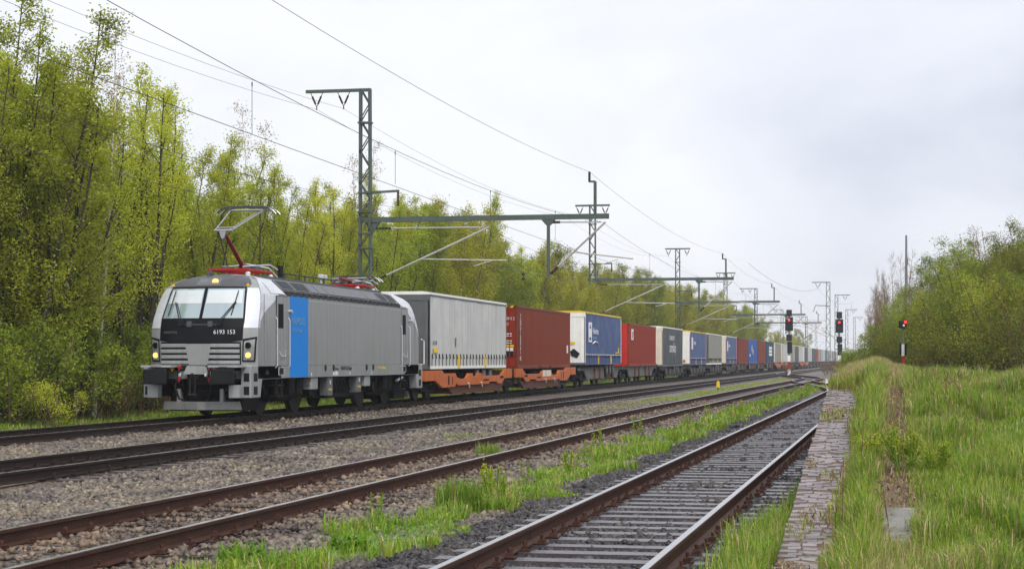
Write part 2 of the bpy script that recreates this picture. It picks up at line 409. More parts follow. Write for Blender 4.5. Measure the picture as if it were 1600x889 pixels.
# ------------------------------------------------------------------ mesh helpers
class MB:
    def __init__(s):
        s.v = []; s.f = []; s.m = []; s.cur = 0

    def quad(s, *p):
        n = len(s.v); s.v += [tuple(x) for x in p]; s.f.append(tuple(range(n, n + len(p)))); s.m.append(s.cur); return s

    def box(s, x0, x1, y0, y1, z0, z1):
        n = len(s.v)
        s.v += [(x0, y0, z0), (x1, y0, z0), (x1, y1, z0), (x0, y1, z0), (x0, y0, z1), (x1, y0, z1), (x1, y1, z1), (x0, y1, z1)]
        for f in ((0, 3, 2, 1), (4, 5, 6, 7), (0, 1, 5, 4), (1, 2, 6, 5), (2, 3, 7, 6), (3, 0, 4, 7)):
            s.f.append(tuple(n + i for i in f)); s.m.append(s.cur)
        return s

    def cbox(s, c, d):
        return s.box(c[0] - d[0] / 2, c[0] + d[0] / 2, c[1] - d[1] / 2, c[1] + d[1] / 2, c[2] - d[2] / 2, c[2] + d[2] / 2)

    def bar(s, p, q, w, h=None, up=(0, 0, 1)):
        """rectangular bar between two points"""
        h = h or w
        p, q = Vector(p), Vector(q); d = (q - p).normalized(); u = Vector(up)
        if abs(d.dot(u)) > .98: u = Vector((1, 0, 0))
        a = d.cross(u).normalized(); b = a.cross(d).normalized()
        n = len(s.v)
        for c in (p, q):
            for i, j in ((-1, -1), (1, -1), (1, 1), (-1, 1)):
                s.v.append(tuple(c + a * (w / 2 * i) + b * (h / 2 * j)))
        for f in ((0, 1, 2, 3), (7, 6, 5, 4), (0, 4, 5, 1), (1, 5, 6, 2), (2, 6, 7, 3), (3, 7, 4, 0)):
            s.f.append(tuple(n + i for i in f)); s.m.append(s.cur)
        return s

    def tube(s, pts, r, n=8, r1=None, cap=True):
        pts = [Vector(p) for p in pts]
        k = len(pts); base = len(s.v)
        ref = Vector((0, 0, 1))
        for i, p in enumerate(pts):
            d = (pts[min(i + 1, k - 1)] - pts[max(i - 1, 0)]).normalized()
            if abs(d.dot(ref)) > .95: ref = Vector((0, 1, 0)) if abs(d.y) < .8 else Vector((1, 0, 0))
            a = d.cross(ref).normalized(); b = d.cross(a).normalized()
            rr = r if r1 is None else r + (r1 - r) * i / (k - 1)
            for j in range(n):
                t = 2 * PI * j / n
                s.v.append(tuple(p + a * (rr * math.cos(t)) + b * (rr * math.sin(t))))
        for i in range(k - 1):
            for j in range(n):
                s.f.append((base + i * n + j, base + i * n + (j + 1) % n, base + (i + 1) * n + (j + 1) % n, base + (i + 1) * n + j)); s.m.append(s.cur)
        if cap:
            s.f.append(tuple(base + j for j in range(n))[::-1]); s.m.append(s.cur)
            s.f.append(tuple(base + (k - 1) * n + j for j in range(n))); s.m.append(s.cur)
        return s

    def prism(s, poly, axis, lo, hi):
        """poly: 2-D outline; axis 'x': (y,z), 'y': (x,z), 'z': (x,y)"""
        n = len(s.v); k = len(poly)
        for t in (lo, hi):
            for a, b in poly:
                s.v.append((t, a, b) if axis == 'x' else (a, t, b) if axis == 'y' else (a, b, t))
        s.f.append(tuple(range(n, n + k))); s.m.append(s.cur)
        s.f.append(tuple(range(n + 2 * k - 1, n + k - 1, -1))); s.m.append(s.cur)
        for i in range(k):
            j = (i + 1) % k
            s.f.append((n + j, n + i, n + k + i, n + k + j)); s.m.append(s.cur)
        return s

    def disc(s, c, r, axis, t, n=20):
        """short cylinder"""
        c = Vector(c); a = {'x': Vector((1, 0, 0)), 'y': Vector((0, 1, 0)), 'z': Vector((0, 0, 1))}[axis]
        return s.tube([c - a * (t / 2), c + a * (t / 2)], r, n)

    def ball(s, c, r, n=10, sc=(1, 1, 1)):
        base = len(s.v); k = n // 2 + 1
        for i in range(k):
            th = PI * i / (k - 1)
            for j in range(n):
                ph = 2 * PI * j / n
                s.v.append((c[0] + r * sc[0] * math.sin(th) * math.cos(ph), c[1] + r * sc[1] * math.sin(th) * math.sin(ph), c[2] + r * sc[2] * math.cos(th)))
        for i in range(k - 1):
            for j in range(n):
                s.f.append((base + i * n + j, base + (i + 1) * n + j, base + (i + 1) * n + (j + 1) % n, base + i * n + (j + 1) % n)); s.m.append(s.cur)
        return s

    def grid(s, P):
        """P[i][j] rows of points"""
        n = len(s.v); a = len(P); b = len(P[0])
        for row in P: s.v += [tuple(p) for p in row]
        for i in range(a - 1):
            for j in range(b - 1):
                s.f.append((n + i * b + j, n + i * b + j + 1, n + (i + 1) * b + j + 1, n + (i + 1) * b + j)); s.m.append(s.cur)
        return s

    def mesh(s, name, mats, smooth=None, fix=True):
        me = bpy.data.meshes.new(name)
        me.from_pydata(s.v, [], s.f)
        for m_ in (mats if isinstance(mats, (list, tuple)) else [mats]):
            me.materials.append(m_)
        if any(s.m): me.polygons.foreach_set('material_index', s.m)
        if fix:
            import bmesh
            bm = bmesh.new(); bm.from_mesh(me)
            bmesh.ops.recalc_face_normals(bm, faces=bm.faces)
            bm.to_mesh(me); bm.free()
        if smooth is not None:
            me.polygons.foreach_set('use_smooth', [True] * len(me.polygons))
            me.set_sharp_from_angle(angle=R(smooth))
        me.update()
        return me

    def build(s, name, mats, parent=None, smooth=None, bevel=0, loc=None, fix=True):
        o = bpy.data.objects.new(name, s.mesh(name, mats, smooth, fix))
        col.objects.link(o)
        if parent: o.parent = parent
        if loc: o.location = loc
        if bevel:
            bv = o.modifiers.new('bevel', 'BEVEL'); bv.width = bevel; bv.segments = 2; bv.limit_method = 'ANGLE'; bv.angle_limit = R(40)
        return o


def np_mesh(name, verts, quads=None, tris=None, mats=(), qm=None, tm=None, smooth=False):
    me = bpy.data.meshes.new(name)
    nq = 0 if quads is None else len(quads); ntr = 0 if tris is None else len(tris)
    me.vertices.add(len(verts)); me.vertices.foreach_set('co', np.asarray(verts, np.float32).ravel())
    me.loops.add(nq * 4 + ntr * 3); me.polygons.add(nq + ntr)
    li = []
    if nq: li.append(np.asarray(quads, np.int32).ravel())
    if ntr: li.append(np.asarray(tris, np.int32).ravel())
    me.loops.foreach_set('vertex_index', np.concatenate(li))
    st = np.concatenate([np.arange(nq) * 4, nq * 4 + np.arange(ntr) * 3]).astype(np.int32)
    me.polygons.foreach_set('loop_start', st)
    for m_ in mats: me.materials.append(m_)
    if qm is not None or tm is not None:
        mi = np.concatenate([np.zeros(nq, np.int32) if qm is None else qm, np.zeros(ntr, np.int32) if tm is None else tm]).astype(np.int32)
        me.polygons.foreach_set('material_index', mi)
    if smooth: me.polygons.foreach_set('use_smooth', np.ones(nq + ntr, bool))
    me.update(calc_edges=True)
    me.validate()
    return me


def link(name, me, parent=None, loc=(0, 0, 0)):
    o = bpy.data.objects.new(name, me); col.objects.link(o); o.location = loc
    if parent: o.parent = parent
    return o


def tag(o, label=None, cat=None, group=None, kind=None):
    if label: o['label'] = label
    if cat: o['category'] = cat
    if group: o['group'] = group
    if kind: o['kind'] = kind
    return o


def thing(name, label, cat, loc=(0, 0, 0), group=None, rz=0, kind=None):
    o = bpy.data.objects.new(name, None); col.objects.link(o)
    o.location = loc; o.rotation_euler = (0, 0, rz); o.empty_display_size = .2
    return tag(o, label, cat, group, kind)


def txt(body, size, loc, rot, mat, parent, align='LEFT', sx=1.0, spacing=1.0):
    c = bpy.data.curves.new('lettering', 'FONT'); c.body = body; c.size = size; c.extrude = .002
    c.align_x = align; c.resolution_u = 3; c.space_character = spacing
    c.materials.append(mat)
    tmp = bpy.data.objects.new('lettering_curve', c); col.objects.link(tmp)
    bpy.context.view_layer.update()
    me = bpy.data.meshes.new_from_object(tmp.evaluated_get(bpy.context.evaluated_depsgraph_get()))
    bpy.data.objects.remove(tmp); bpy.data.curves.remove(c)
    o = bpy.data.objects.new('lettering', me); col.objects.link(o); o.parent = parent
    o.location = loc; o.rotation_euler = rot; o.scale = (sx, 1, 1)
    return o


SIDE = (R(90), 0, R(90)); FRONT = (R(90), 0, 0)
TX = {1: -18.0, 2: -12.53, 3: -7.1, 4: -2.55}

# ------------------------------------------------------------------ world and sun
w = bpy.data.worlds.new('World'); scene.world = w; w.use_nodes = True
nt = w.node_tree; L = nt.links
bg = nt.nodes['Background']
sky = N(nt, 'ShaderNodeTexSky', sky_type='NISHITA'); sky.sun_disc = False
SUN_EL, SUN_AZ = R(48), R(150)           # azimuth clockwise from +Y (behind the camera, to the right)
sky.sun_elevation = SUN_EL; sky.sun_rotation = SUN_AZ
tc = N(nt, 'ShaderNodeTexCoord')
mp = N(nt, 'ShaderNodeMapping'); mp.inputs['Scale'].default_value = (1, 1, 2.2); mp.inputs['Location'].default_value = (4.4, 5.5, .1)
L.new(tc.outputs['Generated'], mp.inputs['Vector'])
n1 = N(nt, 'ShaderNodeTexNoise'); n1.inputs['Scale'].default_value = 2.7; n1.inputs['Detail'].default_value = 8; n1.inputs['Roughness'].default_value = .52
n1.inputs['Distortion'].default_value = .25
L.new(mp.outputs['Vector'], n1.inputs['Vector'])
SKY_RAMP = ramp(nt, [(.38, (5.0, 5.25, 6.0)), (.5, (6.3, 6.5, 7.15)), (.64, (7.35, 7.45, 7.8))])
L.new(n1.outputs['Fac'], SKY_RAMP.inputs['Fac'])
# overcast dome: brighter towards the veiled sun
sd = Vector((math.sin(SUN_AZ) * math.cos(SUN_EL), math.cos(SUN_AZ) * math.cos(SUN_EL), math.sin(SUN_EL)))
dp = N(nt, 'ShaderNodeVectorMath', operation='DOT_PRODUCT'); dp.inputs[1].default_value = sd
L.new(tc.outputs['Generated'], dp.inputs[0])
r2 = ramp(nt, [(.2, 1.0), (.45, 1.3), (1.0, 2.0)])
L.new(dp.outputs['Value'], r2.inputs['Fac'])
mm = N(nt, 'ShaderNodeMix', data_type='RGBA', blend_type='MULTIPLY'); mm.inputs['Factor'].default_value = 1
L.new(SKY_RAMP.outputs['Color'], mm.inputs[6]); L.new(r2.outputs['Color'], mm.inputs[7])
mx = N(nt, 'ShaderNodeMix', data_type='RGBA'); mx.inputs['Factor'].default_value = .93
L.new(sky.outputs['Color'], mx.inputs[6]); L.new(mm.outputs[2], mx.inputs[7])
L.new(mx.outputs[2], bg.inputs['Color'])
bg.inputs['Strength'].default_value = .108

sl = bpy.data.lights.new('sun', 'SUN'); sl.energy = 1.5; sl.angle = R(14); sl.color = (1, .96, .9)
so = bpy.data.objects.new('sun', sl); col.objects.link(so)
so.rotation_euler = sd.to_track_quat('Z', 'Y').to_euler()
so.location = (20, -20, 40)
scene.view_settings.view_transform = 'Standard'; scene.view_settings.look = 'None'
scene.view_settings.exposure = 0.4; scene.view_settings.gamma = 1
scene.render.engine = 'CYCLES'
scene.cycles.max_bounces = 6; scene.cycles.diffuse_bounces = 3; scene.cycles.glossy_bounces = 3
scene.cycles.transmission_bounces = 4; scene.cycles.transparent_max_bounces = 8
scene.cycles.use_denoising = True
scene.cycles.caustics_reflective = False; scene.cycles.caustics_refractive = False


# ------------------------------------------------------------------ ground
def ramp_h(Y):
    """height of the loading ramp and the meadow behind it, along the tracks"""
    Y = np.asarray(Y, float)
    t = np.clip((Y - 15.4) / (27.6 - 15.4), 0, 1)
    h = -.2 + 1.26 * t
    return h


def wob(x, y, s=1.0):
    return .5 * np.sin(x * 1.3 * s + 2.1 * np.sin(y * .7 * s)) + .5 * np.sin(y * 1.1 * s + 1.7 * np.sin(x * .9 * s) + 1.3)


# one sheet to the horizon
P = MB()
xs = [-3000, -900, -300, -120, -60, -40, -30, -24, -21.5, -12, -1.2, 6, 30, 120, 600, 3000]
ys = [-600, -60, 0, 30, 60, 100, 160, 260, 420, 800, 1500, 3500]
P.grid([[(x, y, -.42) for x in xs] for y in ys])
g = P.build('ground', M['ground'], fix=False); tag(g, kind='structure')

# ballast bed
bx = np.concatenate([[-21.2, -20.6, -20.2], np.arange(-19.8, -1.2, .3), [-1.0]])
by = np.concatenate([np.arange(-4, 60, .5), np.arange(60, 200, 2), np.arange(200, 901, 20)])
X, Y = np.meshgrid(bx, by)


def bed_z(X, Y):
    z = -.2 + .018 * wob(X, Y, 1.6) - .05 * np.exp(-((X + 4.8) / .5) ** 2) - .03 * np.exp(-((X + 9.8) / .8) ** 2) - .04 * np.exp(-((X + 15.2) / .8) ** 2)
    z = np.where(X < -20, -.2 - (-20 - X) * .25, z)
    return z


Z = bed_z(X, Y)
vs = np.stack([X, Y, Z], -1).reshape(-1, 3)
ny, nx = X.shape
idx = np.arange(ny * nx).reshape(ny, nx)
q = np.stack([idx[:-1, :-1], idx[:-1, 1:], idx[1:, 1:], idx[1:, :-1]], -1).reshape(-1, 4)
o = link('ballast_bed', np_mesh('ballast_bed', vs, q, mats=[M['ballast']], smooth=True)); tag(o, kind='structure')

# soil under the grass strips, laid on the bed
for nm, xa, xb, ya, yb in (('soil_strip', -5.2, -4.35, 11, 118), ('soil_strip', -10.4, -9.25, 66, 170), ('soil_strip', -1.25, -1.0, 11, 34)):
    yy = np.arange(ya, yb, 1.0)
    a = xa + .18 * np.sin(yy * 1.3) + .1 * np.sin(yy * 3.1); b_ = xb + .18 * np.sin(yy * 1.1 + 2) + .1 * np.sin(yy * 2.7)
    if xb == -1.0: b_[:] = -1.0
    n_ = 6
    XX = a[:, None] + (b_ - a)[:, None] * np.linspace(0, 1, n_)[None]
    YY = np.repeat(yy[:, None], n_, 1)
    ZZ = bed_z(XX, YY) + .03 - .05 * (np.abs(np.linspace(-1, 1, n_)) ** 3)[None]
    vs = np.stack([XX, YY, ZZ], -1).reshape(-1, 3)
    idx = np.arange(len(vs)).reshape(len(yy), n_)
    q = np.stack([idx[:-1, :-1], idx[:-1, 1:], idx[1:, 1:], idx[1:, :-1]], -1).reshape(-1, 4)
    o = link(nm, np_mesh(nm, vs, q, mats=[M['soil']], smooth=True)); tag(o, kind='structure')

# meadow on the loading ramp (height field with a retaining face)
mxs = np.concatenate([[-.52, -.4, -.25, -.1, .05, .2, .4, .7, 1, 1.5, 2, 3, 4, 6, 9, 13, 18, 30, 60]])
mys = np.concatenate([np.arange(-4, 40, .5), np.arange(40, 110, 3), [112, 118, 126, 140, 200, 300]])
X, Y = np.meshgrid(mxs, mys)


def mead_z(X, Y):
    X = np.asarray(X, float); Y = np.asarray(Y, float)
    z = ramp_h(Y) + .02 + .05 * wob(X * 1.5, Y * .6) * np.clip((X + .3), 0, 1)
    z = z + .10 * np.exp(-((X + .3) / .16) ** 2) * np.clip((Y - 14) / 4, 0, 1)
    z = z - np.clip((Y - 84) / 40, 0, 1) * 1.35
    return z


Z = mead_z(X, Y)
vs = np.stack([X, Y, Z], -1).reshape(-1, 3); ny, nx = X.shape
idx = np.arange(ny * nx).reshape(ny, nx)
q = np.stack([idx[:-1, :-1], idx[:-1, 1:], idx[1:, 1:], idx[1:, :-1]], -1).reshape(-1, 4)
o = link('meadow_ground', np_mesh('meadow_ground', vs, q, mats=[M['soil']], smooth=True)); tag(o, kind='structure')

# sett edge of the ramp: rows of small worn stones bedded in earth, with the ramp's side wall
P = MB()
ys = list(np.arange(8, 90, .5))
zz = [float(ramp_h(y)) - max(0, min(1, (y - 84) / 40)) * 1.35 for y in ys]
P.grid([[(-.98, y, -.45), (-.98, y, z + .03), (-.75, y, z + .035), (-.48, y, z + .035), (-.45, y, z - .1)] for y, z in zip(ys, zz)])
o = P.build('ramp_edge', M['path']); tag(o, kind='structure')
P = MB(); y = 8.0; k = 0
sl_ = 1.26 / 12.2
while y < 28.2:
    if k % 46 != 45:
        x = -.985 + (k % 2) * .07 + rnd.uniform(-.012, .012)
        z0 = float(ramp_h(y)) + .012
        tl = sl_ if 15.4 < y < 27.6 else 0
        while x < -.47:
            wd = rnd.uniform(.13, .2); dz = rnd.uniform(-.007, .012); t1 = rnd.uniform(-.006, .006)
            n = len(P.v); x1 = x + wd - .012
            for zz_, f in ((-.1, 0), (.028, 1)):
                for a, b in ((x, y), (x1, y), (x1, y + .1), (x, y + .1)):
                    P.v.append((a + f * .004 * (1 if a == x else -1), b + rnd.uniform(-.004, .004), z0 + zz_ + dz + (b - y) * tl + f * t1 * (1 if a == x else -1)))
            for f in ((4, 5, 6, 7), (0, 1, 5, 4), (1, 2, 6, 5), (2, 3, 7, 6), (3, 0, 4, 7)): P.f.append(tuple(n + i for i in f)); P.m.append(0)
            x += wd
    y += .118; k += 1
o = P.build('sett_path', M['sett'], fix=False); tag(o, kind='structure')
# trodden path in the grass
P = MB()
ys = list(np.arange(15.5, 64, .5))
P.grid([[(x + .03 * math.sin(y * .8), y, float(mead_z(x, y)) + .012) for x in (-.2, -.07, .06, .19)] for y in ys])
o = P.build('trodden_path', M['path'], fix=False); tag(o, kind='structure')
# concrete slab
P = MB()
za, zb = float(ramp_h(15.9)) + .06, float(ramp_h(17.7)) + .09
P.v = [(-.18, 15.9, za - .1), (.16, 15.9, za - .1), (.18, 17.7, zb - .1), (-.17, 17.7, zb - .1), (-.18, 15.9, za), (.16, 15.9, za), (.18, 17.7, zb), (-.17, 17.7, zb)]
P.f = [(0, 3, 2, 1), (4, 5, 6, 7), (0, 1, 5, 4), (1, 2, 6, 5), (2, 3, 7, 6), (3, 0, 4, 7)]; P.m = [0] * 6
o = P.build('paving_stone', M['concrete'], bevel=.012); tag(o, 'worn grey concrete slab lying in the grass at the end of the trodden path', 'paving slab')


# ------------------------------------------------------------------ tracks
def smooth01(t):
    t = min(1, max(0, t)); return t * t * (3 - 2 * t)


def c4(y): return TX[4] - smooth01((y - 90) / 55) * 4.45
def c3(y): return TX[3] + .35 * smooth01((y - 95) / 45) - smooth01((y - 150) / 62) * 5.7
def c2(y): return TX[2]
def c1(y): return TX[1]


PROFILE = [(-.07, -.16), (.07, -.16), (.07, -.148), (.012, -.128), (.01, -.045), (.036, -.034), (.036, -.006), (.03, 0), (-.03, 0), (-.036, -.006), (-.036, -.034), (-.01, -.045), (-.012, -.128), (-.07, -.148)]


def rail_mesh(cf, off, y0, y1, side_mat):
    step = []
    y = y0
    while y < y1:
        step.append(y); y += 1.0 if (cf in (c3, c4) and y > 85 and y < 220) else 4.0
    step.append(y1)
    P = MB(); k = len(PROFILE)
    for y in step:
        dx = (cf(y + .3) - cf(y - .3)) / .6
        nl = math.hypot(1, dx); nxx, nyy = 1 / nl, -dx / nl
        for a, z in PROFILE:
            P.v.append((cf(y) + (off + a) * nxx, y + (off + a) * nyy, z))
    for i in range(len(step) - 1):
        for j in range(k):
            P.f.append((i * k + j, i * k + (j + 1) % k, (i + 1) * k + (j + 1) % k, (i + 1) * k + j))
            P.m.append(1 if j in (7,) else 0)
    P.f.append(tuple(range(k))); P.m.append(0)
    return P.mesh('rail', [M[side_mat], M['rail_top']])


def sleeper_mb(P, kind, dx=0, y=0, seed=0):
    rr = random.Random(seed)
    L2 = 1.3 if kind != 'wet' else 1.28
    w2 = .125 if kind != 'wet' else .12
    P.cur = 0
    P.box(dx - L2, dx + L2, y - w2, y + w2, -.33, -.165)
    P.cur = 1
    for s in (-.753, .753):
        P.box(dx + s - .16, dx + s + .16, y - .075, y + .075, -.165, -.15)
        for e in (-.115, .115):
            P.box(dx + s + e - .03, dx + s + e + .03, y - .05, y + .05, -.15, -.115)
            P.tube([(dx + s + e, y, -.13), (dx + s + e, y, -.075)], .017, 6)
    P.cur = 0


def track(label, cf, y0, y1, kind, side, sy0, group='railway tracks'):
    t = thing('railway_track', label, 'railway track', (cf(y0), y0, 0), kind='structure')
    for s in (-.753, .753):
        o = link('rail', rail_mesh(cf, s, y0, y1, side), t)
        o.location = (-cf(y0), -y0, 0)
    P = MB(); sleeper_mb(P, kind)
    mats = [M['sleeper_wet'] if kind == 'wet' else M['sleeper'], M[side]]
    protos = []
    for i in range(3):
        P = MB(); sleeper_mb(P, kind)
        P.v = [(x + rnd.uniform(-.008, .008), y + rnd.uniform(-.006, .006), z + rnd.uniform(-.004, .004)) for x, y, z in P.v]
        protos.append(P.mesh('sleeper', mats))
    y = sy0
    for i in range(100):
        o = link('sleeper', protos[i % 3], t)
        dxy = (cf(y + .3) - cf(y - .3)) / .6
        o.location = (cf(y) - cf(y0) + rnd.uniform(-.02, .02), y - y0, rnd.uniform(-.006, .004))
        o.rotation_euler = (0, 0, -math.atan(dxy) + rnd.uniform(-.008, .008))
        y += .63
    P = MB()
    while y < min(y1, 330):
        sleeper_mb(P, kind, cf(y) - cf(y0), y - y0); y += .63
    o = P.build('sleepers', mats, t, fix=False); o['kind'] = 'stuff'
    return t


track('running track with dark rails under the goods train', c1, 20, 900, 'norm', 'rail_dark', 36)
track('empty running track with dark rails beside the train', c2, 14, 900, 'norm', 'rail_dark', 24)
track('rust brown siding between the running tracks and the grass strip', c3, 8, 330, 'norm', 'rail', 13)
track('siding with wet sleepers and shiny rails beside the ramp', c4, 4, 150, 'wet', 'rail', 9.5)

# ballast stones lying on the bed: nobody could count them
CUBE = np.array([(-1, -1, -1), (1, -1, -1), (1, 1, -1), (-1, 1, -1), (-1, -1, 1), (1, -1, 1), (1, 1, 1), (-1, 1, 1)], float)
CQ = np.array([(0, 3, 2, 1), (4, 5, 6, 7), (0, 1, 5, 4), (1, 2, 6, 5), (2, 3, 7, 6), (3, 0, 4, 7)])


def rotmats(n, g):
    q = g.normal(size=(n, 4)); q /= np.linalg.norm(q, axis=1, keepdims=True)
    a, b, c, d = q.T
    return np.stack([np.stack([1 - 2 * (c * c + d * d), 2 * (b * c - a * d), 2 * (b * d + a * c)], -1),
                     np.stack([2 * (b * c + a * d), 1 - 2 * (b * b + d * d), 2 * (c * d - a * b)], -1),
                     np.stack([2 * (b * d - a * c), 2 * (c * d + a * b), 1 - 2 * (b * b + c * c)], -1)], 1)


def stones(name, pos, size, mat, g):
    n = len(pos)
    v = np.repeat(CUBE[None], n, 0) * g.uniform(.45, 1.0, (n, 1, 3)) + g.uniform(-.38, .38, (n, 8, 3))
    v = np.einsum('nij,nkj->nki', rotmats(n, g), v) * (size[:, None, None] * .5)
    v[:, :, 2] *= .85
    v += pos[:, None]
    q = (CQ[None] + (np.arange(n) * 8)[:, None, None]).reshape(-1, 4)
    o = link(name, np_mesh(name, v.reshape(-1, 3), q, mats=[mat]))
    return tag(o, kind='stuff')


def in_view(x, y, mrg=30):
    p, z = px_of(x, y)
    return (p > -mrg) & (p < 1600 + mrg) & (z > 5)


def near_rail(x, tol=.085):
    m = np.zeros(len(x), bool)
    for t in TX.values():
        for s in (-.753, .753):
            m |= np.abs(x - (t + s)) < tol
    return m


def scatter(x0, x1, y0, y1, dens, g, mrg=30):
    n = int((x1 - x0) * (y1 - y0) * dens)
    x = g.uniform(x0, x1, n); y = g.uniform(y0, y1, n)
    k = in_view(x, y, mrg)
    return x[k], y[k]


def on_sleeper(x, y, tid, sy0):
    t = TX[tid]
    ph = np.abs(((y - sy0 + .315) % .63) - .315)
    return (np.abs(x - t) < 1.3) & (ph < .125)


def strip_mask(x, y):
    j = .16 * wob(x * 3.1, y * 2.2) + .1 * np.sin(y * 4.7 + x * 6)
    return (x > -5.2 + .2 * np.sin(y * 1.3) + j) & (x < -4.35 + .2 * np.sin(y * 1.1 + 2) + j)


for (ya, yb, dn, s0, s1) in ((11.5, 24, 520, .03, .068), (24, 42, 300, .04, .075), (42, 75, 95, .05, .09)):
    x, y = scatter(-20.2, -1.0, ya, yb, dn, nr)
    k = ~near_rail(x)
    k &= ~((x > -1.2) & (nr.random(len(x)) < .6))
    k &= ~(strip_mask(x, y) & (nr.random(len(x)) < .9))
    for tid, sy in ((1, 36), (2, 24), (3, 13), (4, 9.5)):
        os_ = on_sleeper(x, y, tid, sy)
        keep = {1: .1, 2: .02, 3: .4, 4: .03}[tid]
        k &= ~(os_ & (nr.random(len(x)) > keep))
    # fewer stones between the sleepers of the near siding so the bed sits lower there
    x, y = x[k], y[k]
    size = nr.uniform(s0, s1, len(x)) * nr.choice([.7, 1, 1, 1.25], len(x))
    z = bed_z(x, y) + size * nr.uniform(-.1, .35, len(x))
    z = z - np.where(np.abs(x - TX[4]) < .68, .012, 0) - np.where(np.abs(x - TX[2]) < 1.36, .035, 0)
    z = np.where(on_sleeper(x, y, 3, 13), np.maximum(z, -.163 + size * .15), z)
    dark = x > -4.3
    dark |= (np.abs(x - TX[2]) < .7) & (nr.random(len(x)) < .6)
    pos = np.stack([x, y, z], -1)
    stones('ballast_stones', pos[~dark], size[~dark], M['stone'], nr)
    if dark.sum(): stones('ballast_stones', pos[dark], size[dark], M['stone_dark'], nr)


# ------------------------------------------------------------------ grass
def blades(name, x, y, z, h, wd, mats, pick, g, lean=.45, kind='stuff'):
    n = len(x)
    az = g.uniform(0, 2 * PI, n); ln = np.abs(g.normal(0, lean, n)) + .05
    dx, dy = np.cos(az), np.sin(az)
    fx, fy = -dy, dx                      # blade width direction
    b = np.stack([x, y, z], -1)
    def lv(t, hh, wf):
        c = b + np.stack([dx * ln * h * t, dy * ln * h * t, h * hh], -1)
        wv = np.stack([fx, fy, np.zeros(n)], -1) * (wd * wf)[:, None]
        return c - wv, c + wv
    one = np.ones(n)
    a0, a1 = lv(0, 0 * h, one); m0, m1 = lv(.35, .62 * one, .8 * one); tp = lv(1.0, np.clip(1.0 - .35 * ln, .5, 1), 0 * one)[0]
    v = np.stack([a0, a1, m1, m0, tp], 1).reshape(-1, 3)
    i = np.arange(n)[:, None] * 5
    q = i + np.array([0, 1, 2, 3]); t = i + np.array([3, 2, 4])
    me = np_mesh(name, v, q, t, mats, pick, pick)
    o = link(name, me)
    return tag(o, kind=kind)


def grass_field(name, regions, mats, probs, hfun, g, wd=(.003, .006), lean=.45, dry=None, zf=None):
    xs, ys, hs = [], [], []
    for (x0, x1, y0, y1, dn, mask) in regions:
        x, y = scatter(x0, x1, y0, y1, dn, g, 60)
        if mask is not None:
            k = mask(x, y); x, y = x[k], y[k]
        xs.append(x); ys.append(y)
    x = np.concatenate(xs); y = np.concatenate(ys)
    h = hfun(x, y) * g.uniform(.45, 1.15, len(x))
    p, dz = px_of(x, y)
    wdt = g.uniform(wd[0], wd[1], len(x)) * np.clip(dz / 22, 1, 3.2)
    pick = g.choice(len(mats), len(x), p=probs)
    drift = wob(x * 1.7 + 3, y * .45) + .6 * wob(x * 4.1, y * 1.9 + 5)
    pick = np.where((drift > .8) & (g.random(len(x)) < .3), len(mats) - 1, pick)
    if dry is not None: pick = np.where(g.random(len(x)) < dry(x, y), len(mats) - 1, pick)
    return blades(name, x, y, zf(x, y), h, wdt, mats, pick, g, lean)


# meadow on the right
def mead_mask(x, y):
    path = (np.abs(x - .0) < .13) & (y > 15.6) & (y < 62)
    slab = (x > -.12 + .04 * np.sin(y * 9)) & (x < .11 + .04 * np.sin(y * 7)) & (y > 16.15) & (y < 17.6)
    return (~(path & (nr.random(len(x)) < .95))) & ~slab & (nr.random(len(x)) < .3 + .7 * (wob(x * 3, y * 1.4) > -.5))


def mead_h(x, y):
    ridge = np.exp(-((x + .3) / .2) ** 2)
    base = .17 + .1 * wob(x * 2.2, y * .8) + .16 * ridge * (y < 34)
    far = np.clip((y - 26) / 20, 0, 1)
    lawn = .13 + .05 * wob(x * .9, y * .2) + .2 * np.exp(-((x + .1) / .7) ** 2)
    return np.clip(base * (1 - far) + lawn * far, .07, .55)


def mead_dry(x, y):
    return .05 + .45 * np.exp(-((x) / .2) ** 2) + .5 * np.exp(-((x + .35) / .55) ** 2) * np.clip((y - 30) / 15, 0, 1)


grass_field('meadow_grass', [(-.47, 2.2, 11, 20, 3200, mead_mask), (-.47, 3, 20, 30, 2400, mead_mask), (-.47, 5, 30, 50, 1000, mead_mask), (-.5, 9, 50, 112, 260, mead_mask)],
            [M['grass'], M['grass_dark'], M['straw']], [.62, .3, .08], mead_h, nr, dry=mead_dry, zf=lambda x, y: mead_z(x, y))
# edge of the setts: tufts growing over them, and the rough growth past their end
grass_field('path_edge_grass', [(-.66, -.43, 12, 29, 1500, lambda x, y: nr.random(len(x)) < np.clip((x + .6 + .07 * wob(y * 1.5, y)) / .16, 0, 1)),
                               (-.97, -.6, 13, 28, 420, lambda x, y: wob(x * 6, y * 2.3) > .55),
                               (-.99, -.4, 27.3, 88, 900, None)],
            [M['grass'], M['leaf_brown'], M['straw']], [.55, .2, .25], lambda x, y: .1 + .1 * (x > -.6) + .12 * (y > 27.3) + .2 * np.clip((y - 30) / 10, 0, 1), nr, dry=lambda x, y: .45 * (y > 29), zf=lambda x, y: np.interp(y, [8, 15.4, 27.6, 84, 124], [-.2, -.2, 1.06, 1.06, -.3]) + .03)
